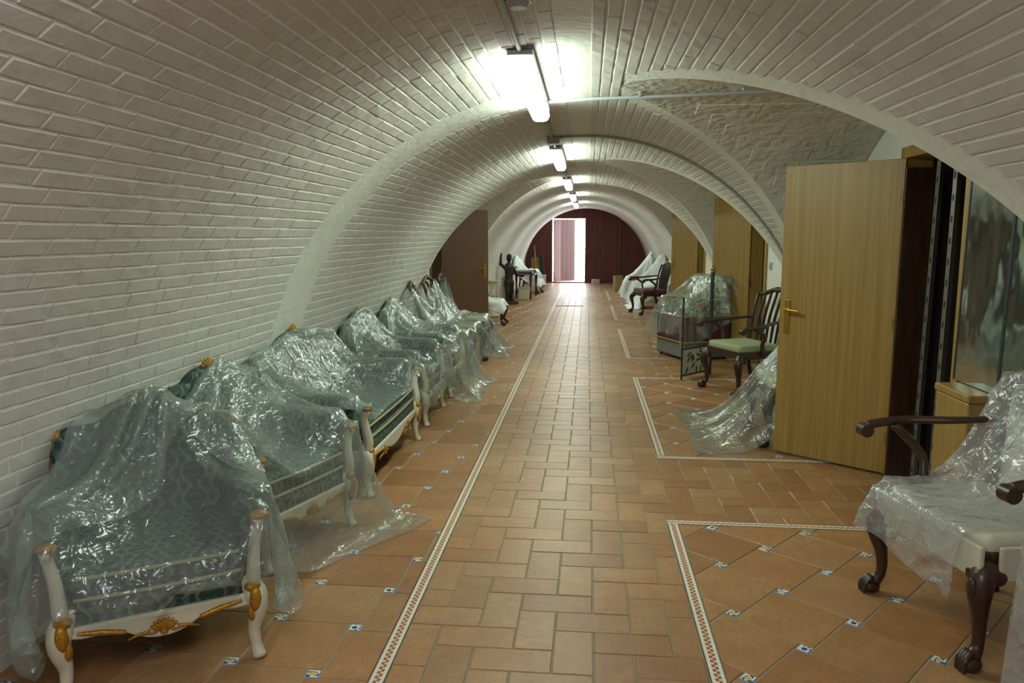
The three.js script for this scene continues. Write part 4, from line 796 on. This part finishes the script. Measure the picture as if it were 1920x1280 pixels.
// ---------------------------------------------------------------- left side, far
{
  // carved dark statue
  const st = thing('carved_statue', 'dark carved statue of a standing figure with one raised arm, beyond the brown door', 'statue', [-1.78, 0, -17.4], rad(42));
  const joints = [[[0, 1.03, 0], [0, 1.09, 0.01], 0.058, 0.062], [[0, 0.86, 0], [0, 1.0, 0], 0.036, 0.03], [[0, 0.62, 0], [0, 0.84, -0.01], 0.085, 0.105], [[0, 0.5, 0], [0, 0.6, 0], 0.10, 0.085], [[-0.05, 0.5, 0], [-0.055, 0.28, 0.02], 0.075, 0.05], [[-0.055, 0.28, 0.02], [-0.055, 0.1, 0], 0.048, 0.035], [[0.05, 0.5, 0], [0.07, 0.28, 0.0], 0.075, 0.05], [[0.07, 0.28, 0], [0.07, 0.1, -0.02], 0.048, 0.035],
    [[-0.11, 0.83, 0], [-0.25, 0.92, 0.02], 0.040, 0.032], [[-0.25, 0.92, 0.02], [-0.25, 1.16, 0.04], 0.032, 0.024], [[0.11, 0.83, 0], [0.21, 0.67, 0.04], 0.040, 0.032], [[0.21, 0.67, 0.04], [0.20, 0.64, 0.27], 0.032, 0.024], [[-0.055, 0.09, 0], [-0.06, 0.08, 0.09], 0.034, 0.026], [[0.07, 0.09, -0.02], [0.08, 0.08, 0.08], 0.034, 0.026], [[0, 1.075, 0.06], [0, 1.06, 0.074], 0.014, 0.018]];
  const N = 84, mc = new MarchingCubes(N, M.dark, false, false, 90000), size = 0.68, org = V(0, 0.61, 0.04), A = V(), B = V(), Pq = V();
  for (let k = 0; k < N; k++) for (let j = 0; j < N; j++) for (let i = 0; i < N; i++) {
    Pq.set((i / N * 2 - 1) * size + org.x, (j / N * 2 - 1) * size + org.y, (k / N * 2 - 1) * size + org.z); let e = 0;
    for (const [a, b, ra, rb] of joints) { A.set(...a); B.set(...b).sub(A); const t = clamp(Pq.clone().sub(A).dot(B) / B.lengthSq(), 0, 1); const d = Pq.distanceTo(A.addScaledVector(B, t)) - lerp(ra, rb, t); e += Math.exp(-d * 95); }
    mc.field[k * N * N + j * N + i] = Math.log(e) / 95;
  }
  mc.isolation = 0; mc.update();
  const g = new THREE.BufferGeometry(), n = mc.count * 3, ps = mc.positionArray.slice(0, n), ns = mc.normalArray.slice(0, n);
  for (let i = 0; i < n; i += 3) { ps[i] = ps[i] * size + org.x; ps[i + 1] = ps[i + 1] * size + org.y; ps[i + 2] = ps[i + 2] * size + org.z; }
  g.setAttribute('position', new THREE.BufferAttribute(ps, 3)); g.setAttribute('normal', new THREE.BufferAttribute(ns, 3));
  mesh('figure', plain(g), M.black, st); mesh('plinth', rbox(0.30, 0.07, 0.30, 0.012, 0.005, 0.035, 0.02), M.dark, st);
  mesh('tray', new THREE.CylinderGeometry(0.14, 0.12, 0.02, 24).translate(0.19, 0.675, 0.33), M.dark, st);
  // a dark table with white film, boxes and poles behind
  const tb = thing('wooden_table', 'low dark wooden table under white film behind the statue', 'table', [-1.62, 0, -19.4], rad(88));
  mesh('tabletop', metric(rbox(1.5, 0.04, 0.62, 0.01, 0, 0.66, 0)), M.dark, tb); mesh('apron', [rbox(1.36, 0.09, 0.02, 0.004, 0, 0.6, 0.27), rbox(1.36, 0.09, 0.02, 0.004, 0, 0.6, -0.27)], M.dark, tb);
  for (const x of [-0.66, 0.66]) for (const z of [-0.26, 0.26]) mesh('leg', tube([[x, 0.64, z], [x, 0.5, z], [x, 0.3, z], [x, 0.0, z]], [0.03, 0.034, 0.022, 0.026], 8, 3), M.dark, tb);
  drape('plastic_sheet', 'white film heaped over the low dark table by the statue', { cx: -1.55, cz: -19.8, w: 1.0, d: 0.95, turn: rad(88), objs: [tb], seed: 61, cell: 0.04, rumple: 0.16, mat: M.sheet, minY: 0.01 });
  const fl = carvedChair('dark chair under white film at the end of the far left table', [-1.55, 0, -20.9], rad(80), undefined, { W: 0.54, back: 0.94, arms: false, name: 'carved_dining_chair' });
  drape('plastic_sheet', 'white film sloping over the chair beyond the far left table', { cx: -1.5, cz: -20.9, w: 1.05, d: 1.25, turn: rad(80), objs: [fl], seed: 63, cell: 0.036, rumple: 0.16, mat: M.sheet });
  const cr = thing('storage_bin', 'grey box on the floor under the low dark table', 'box', [-1.55, 0, -18.9], 0.1); mesh('bin', rbox(0.3, 0.26, 0.4, 0.01, 0, 0.13, 0), M.foam, cr); mesh('lid', rbox(0.32, 0.03, 0.42, 0.008, 0, 0.275, 0), M.housing, cr);
  const fb = thing('foam_box', 'pale speckled box on the floor left of the far doorway', 'box', [-1.36, 0, -22.0], 0.05); mesh('body', rbox(0.36, 0.40, 0.4, 0.01, 0, 0.2, 0), M.foam, fb); mesh('lid', rbox(0.37, 0.03, 0.41, 0.006, 0, 0.415, 0), M.housing, fb);
  const pole = thing('yellow_pole', 'thin yellow pole leaning on the red plank wall at the left', 'pole', [-1.6, 0, -24.9]); mesh('pole', bar([0, 0.012, 0.1], [-0.16, 1.25, -0.57], 0.02), M.ochre, pole); mesh('tip', ball(0.026, 0.03, 0.026, -0.16, 1.25, -0.57, 10), M.black, pole);
  const lb = thing('dark_board', 'narrow dark board leaning left of the far doorway', 'board', [-1.42, 0, -25.0]); lb.rotation.set(-0.25, 0, 0.12); mesh('board', metric(rbox(0.14, 0.95, 0.03, 0.005, 0, 0.48, 0)), M.black, lb);
  const pb = thing('beige_board', 'beige panel leaning on the red planks behind the white film', 'board', [-1.66, 0, -25.1]); pb.rotation.x = -0.2; mesh('panel', rbox(0.36, 0.86, 0.03, 0.005, 0, 0.43, 0), M.card, pb);
  const gs = thing('gilt_stand', 'small pale gilded stand beside the brown door, before the statue', 'stand', [-1.82, 0, -14.6]);
  mesh('column', new THREE.LatheGeometry([[0, 0], [0.13, 0], [0.13, 0.05], [0.06, 0.09], [0.05, 0.3], [0.08, 0.4], [0.05, 0.5], [0.045, 0.62], [0.12, 0.68], [0.13, 0.71], [0, 0.71]].map((p) => new THREE.Vector2(...p)), 20), M.ivory, gs); mesh('garland', [0, 1, 2, 3, 4].map((i) => ball(0.03, 0.03, 0.03, Math.cos(i * 1.256) * 0.075, 0.4, Math.sin(i * 1.256) * 0.075, 8)), M.gold, gs);
  const st2 = carvedChair('low dark stool chair with film-covered seat, just past the brown door', [-1.72, 0, -13.4], rad(90), undefined, { W: 0.46, back: 0.6, seat: 0.4, arms: false, name: 'low_chair' });
  drape('plastic_sheet', 'small film over the low chair just past the brown door', { cx: -1.66, cz: -13.4, w: 0.8, d: 0.8, turn: rad(90), objs: [st2], seed: 65, cell: 0.036, mat: M.sheet });
  // dark boards stored behind the brown door
  for (const [z, hh, lab] of [[-11.35, 1.7, 'dark board in the store behind the brown door, left of two'], [-11.6, 1.82, 'dark board in the store behind the brown door, right of two']]) { const q = thing('stored_board', lab, 'board', [-2.5, 0, z], 0, 'boards in the left store'); mesh('board', metric(rbox(0.05, hh, 0.14, 0.005, 0, hh / 2, 0)), M.dark, q); }
}
shade(scene);
renderer.render(scene, camera);
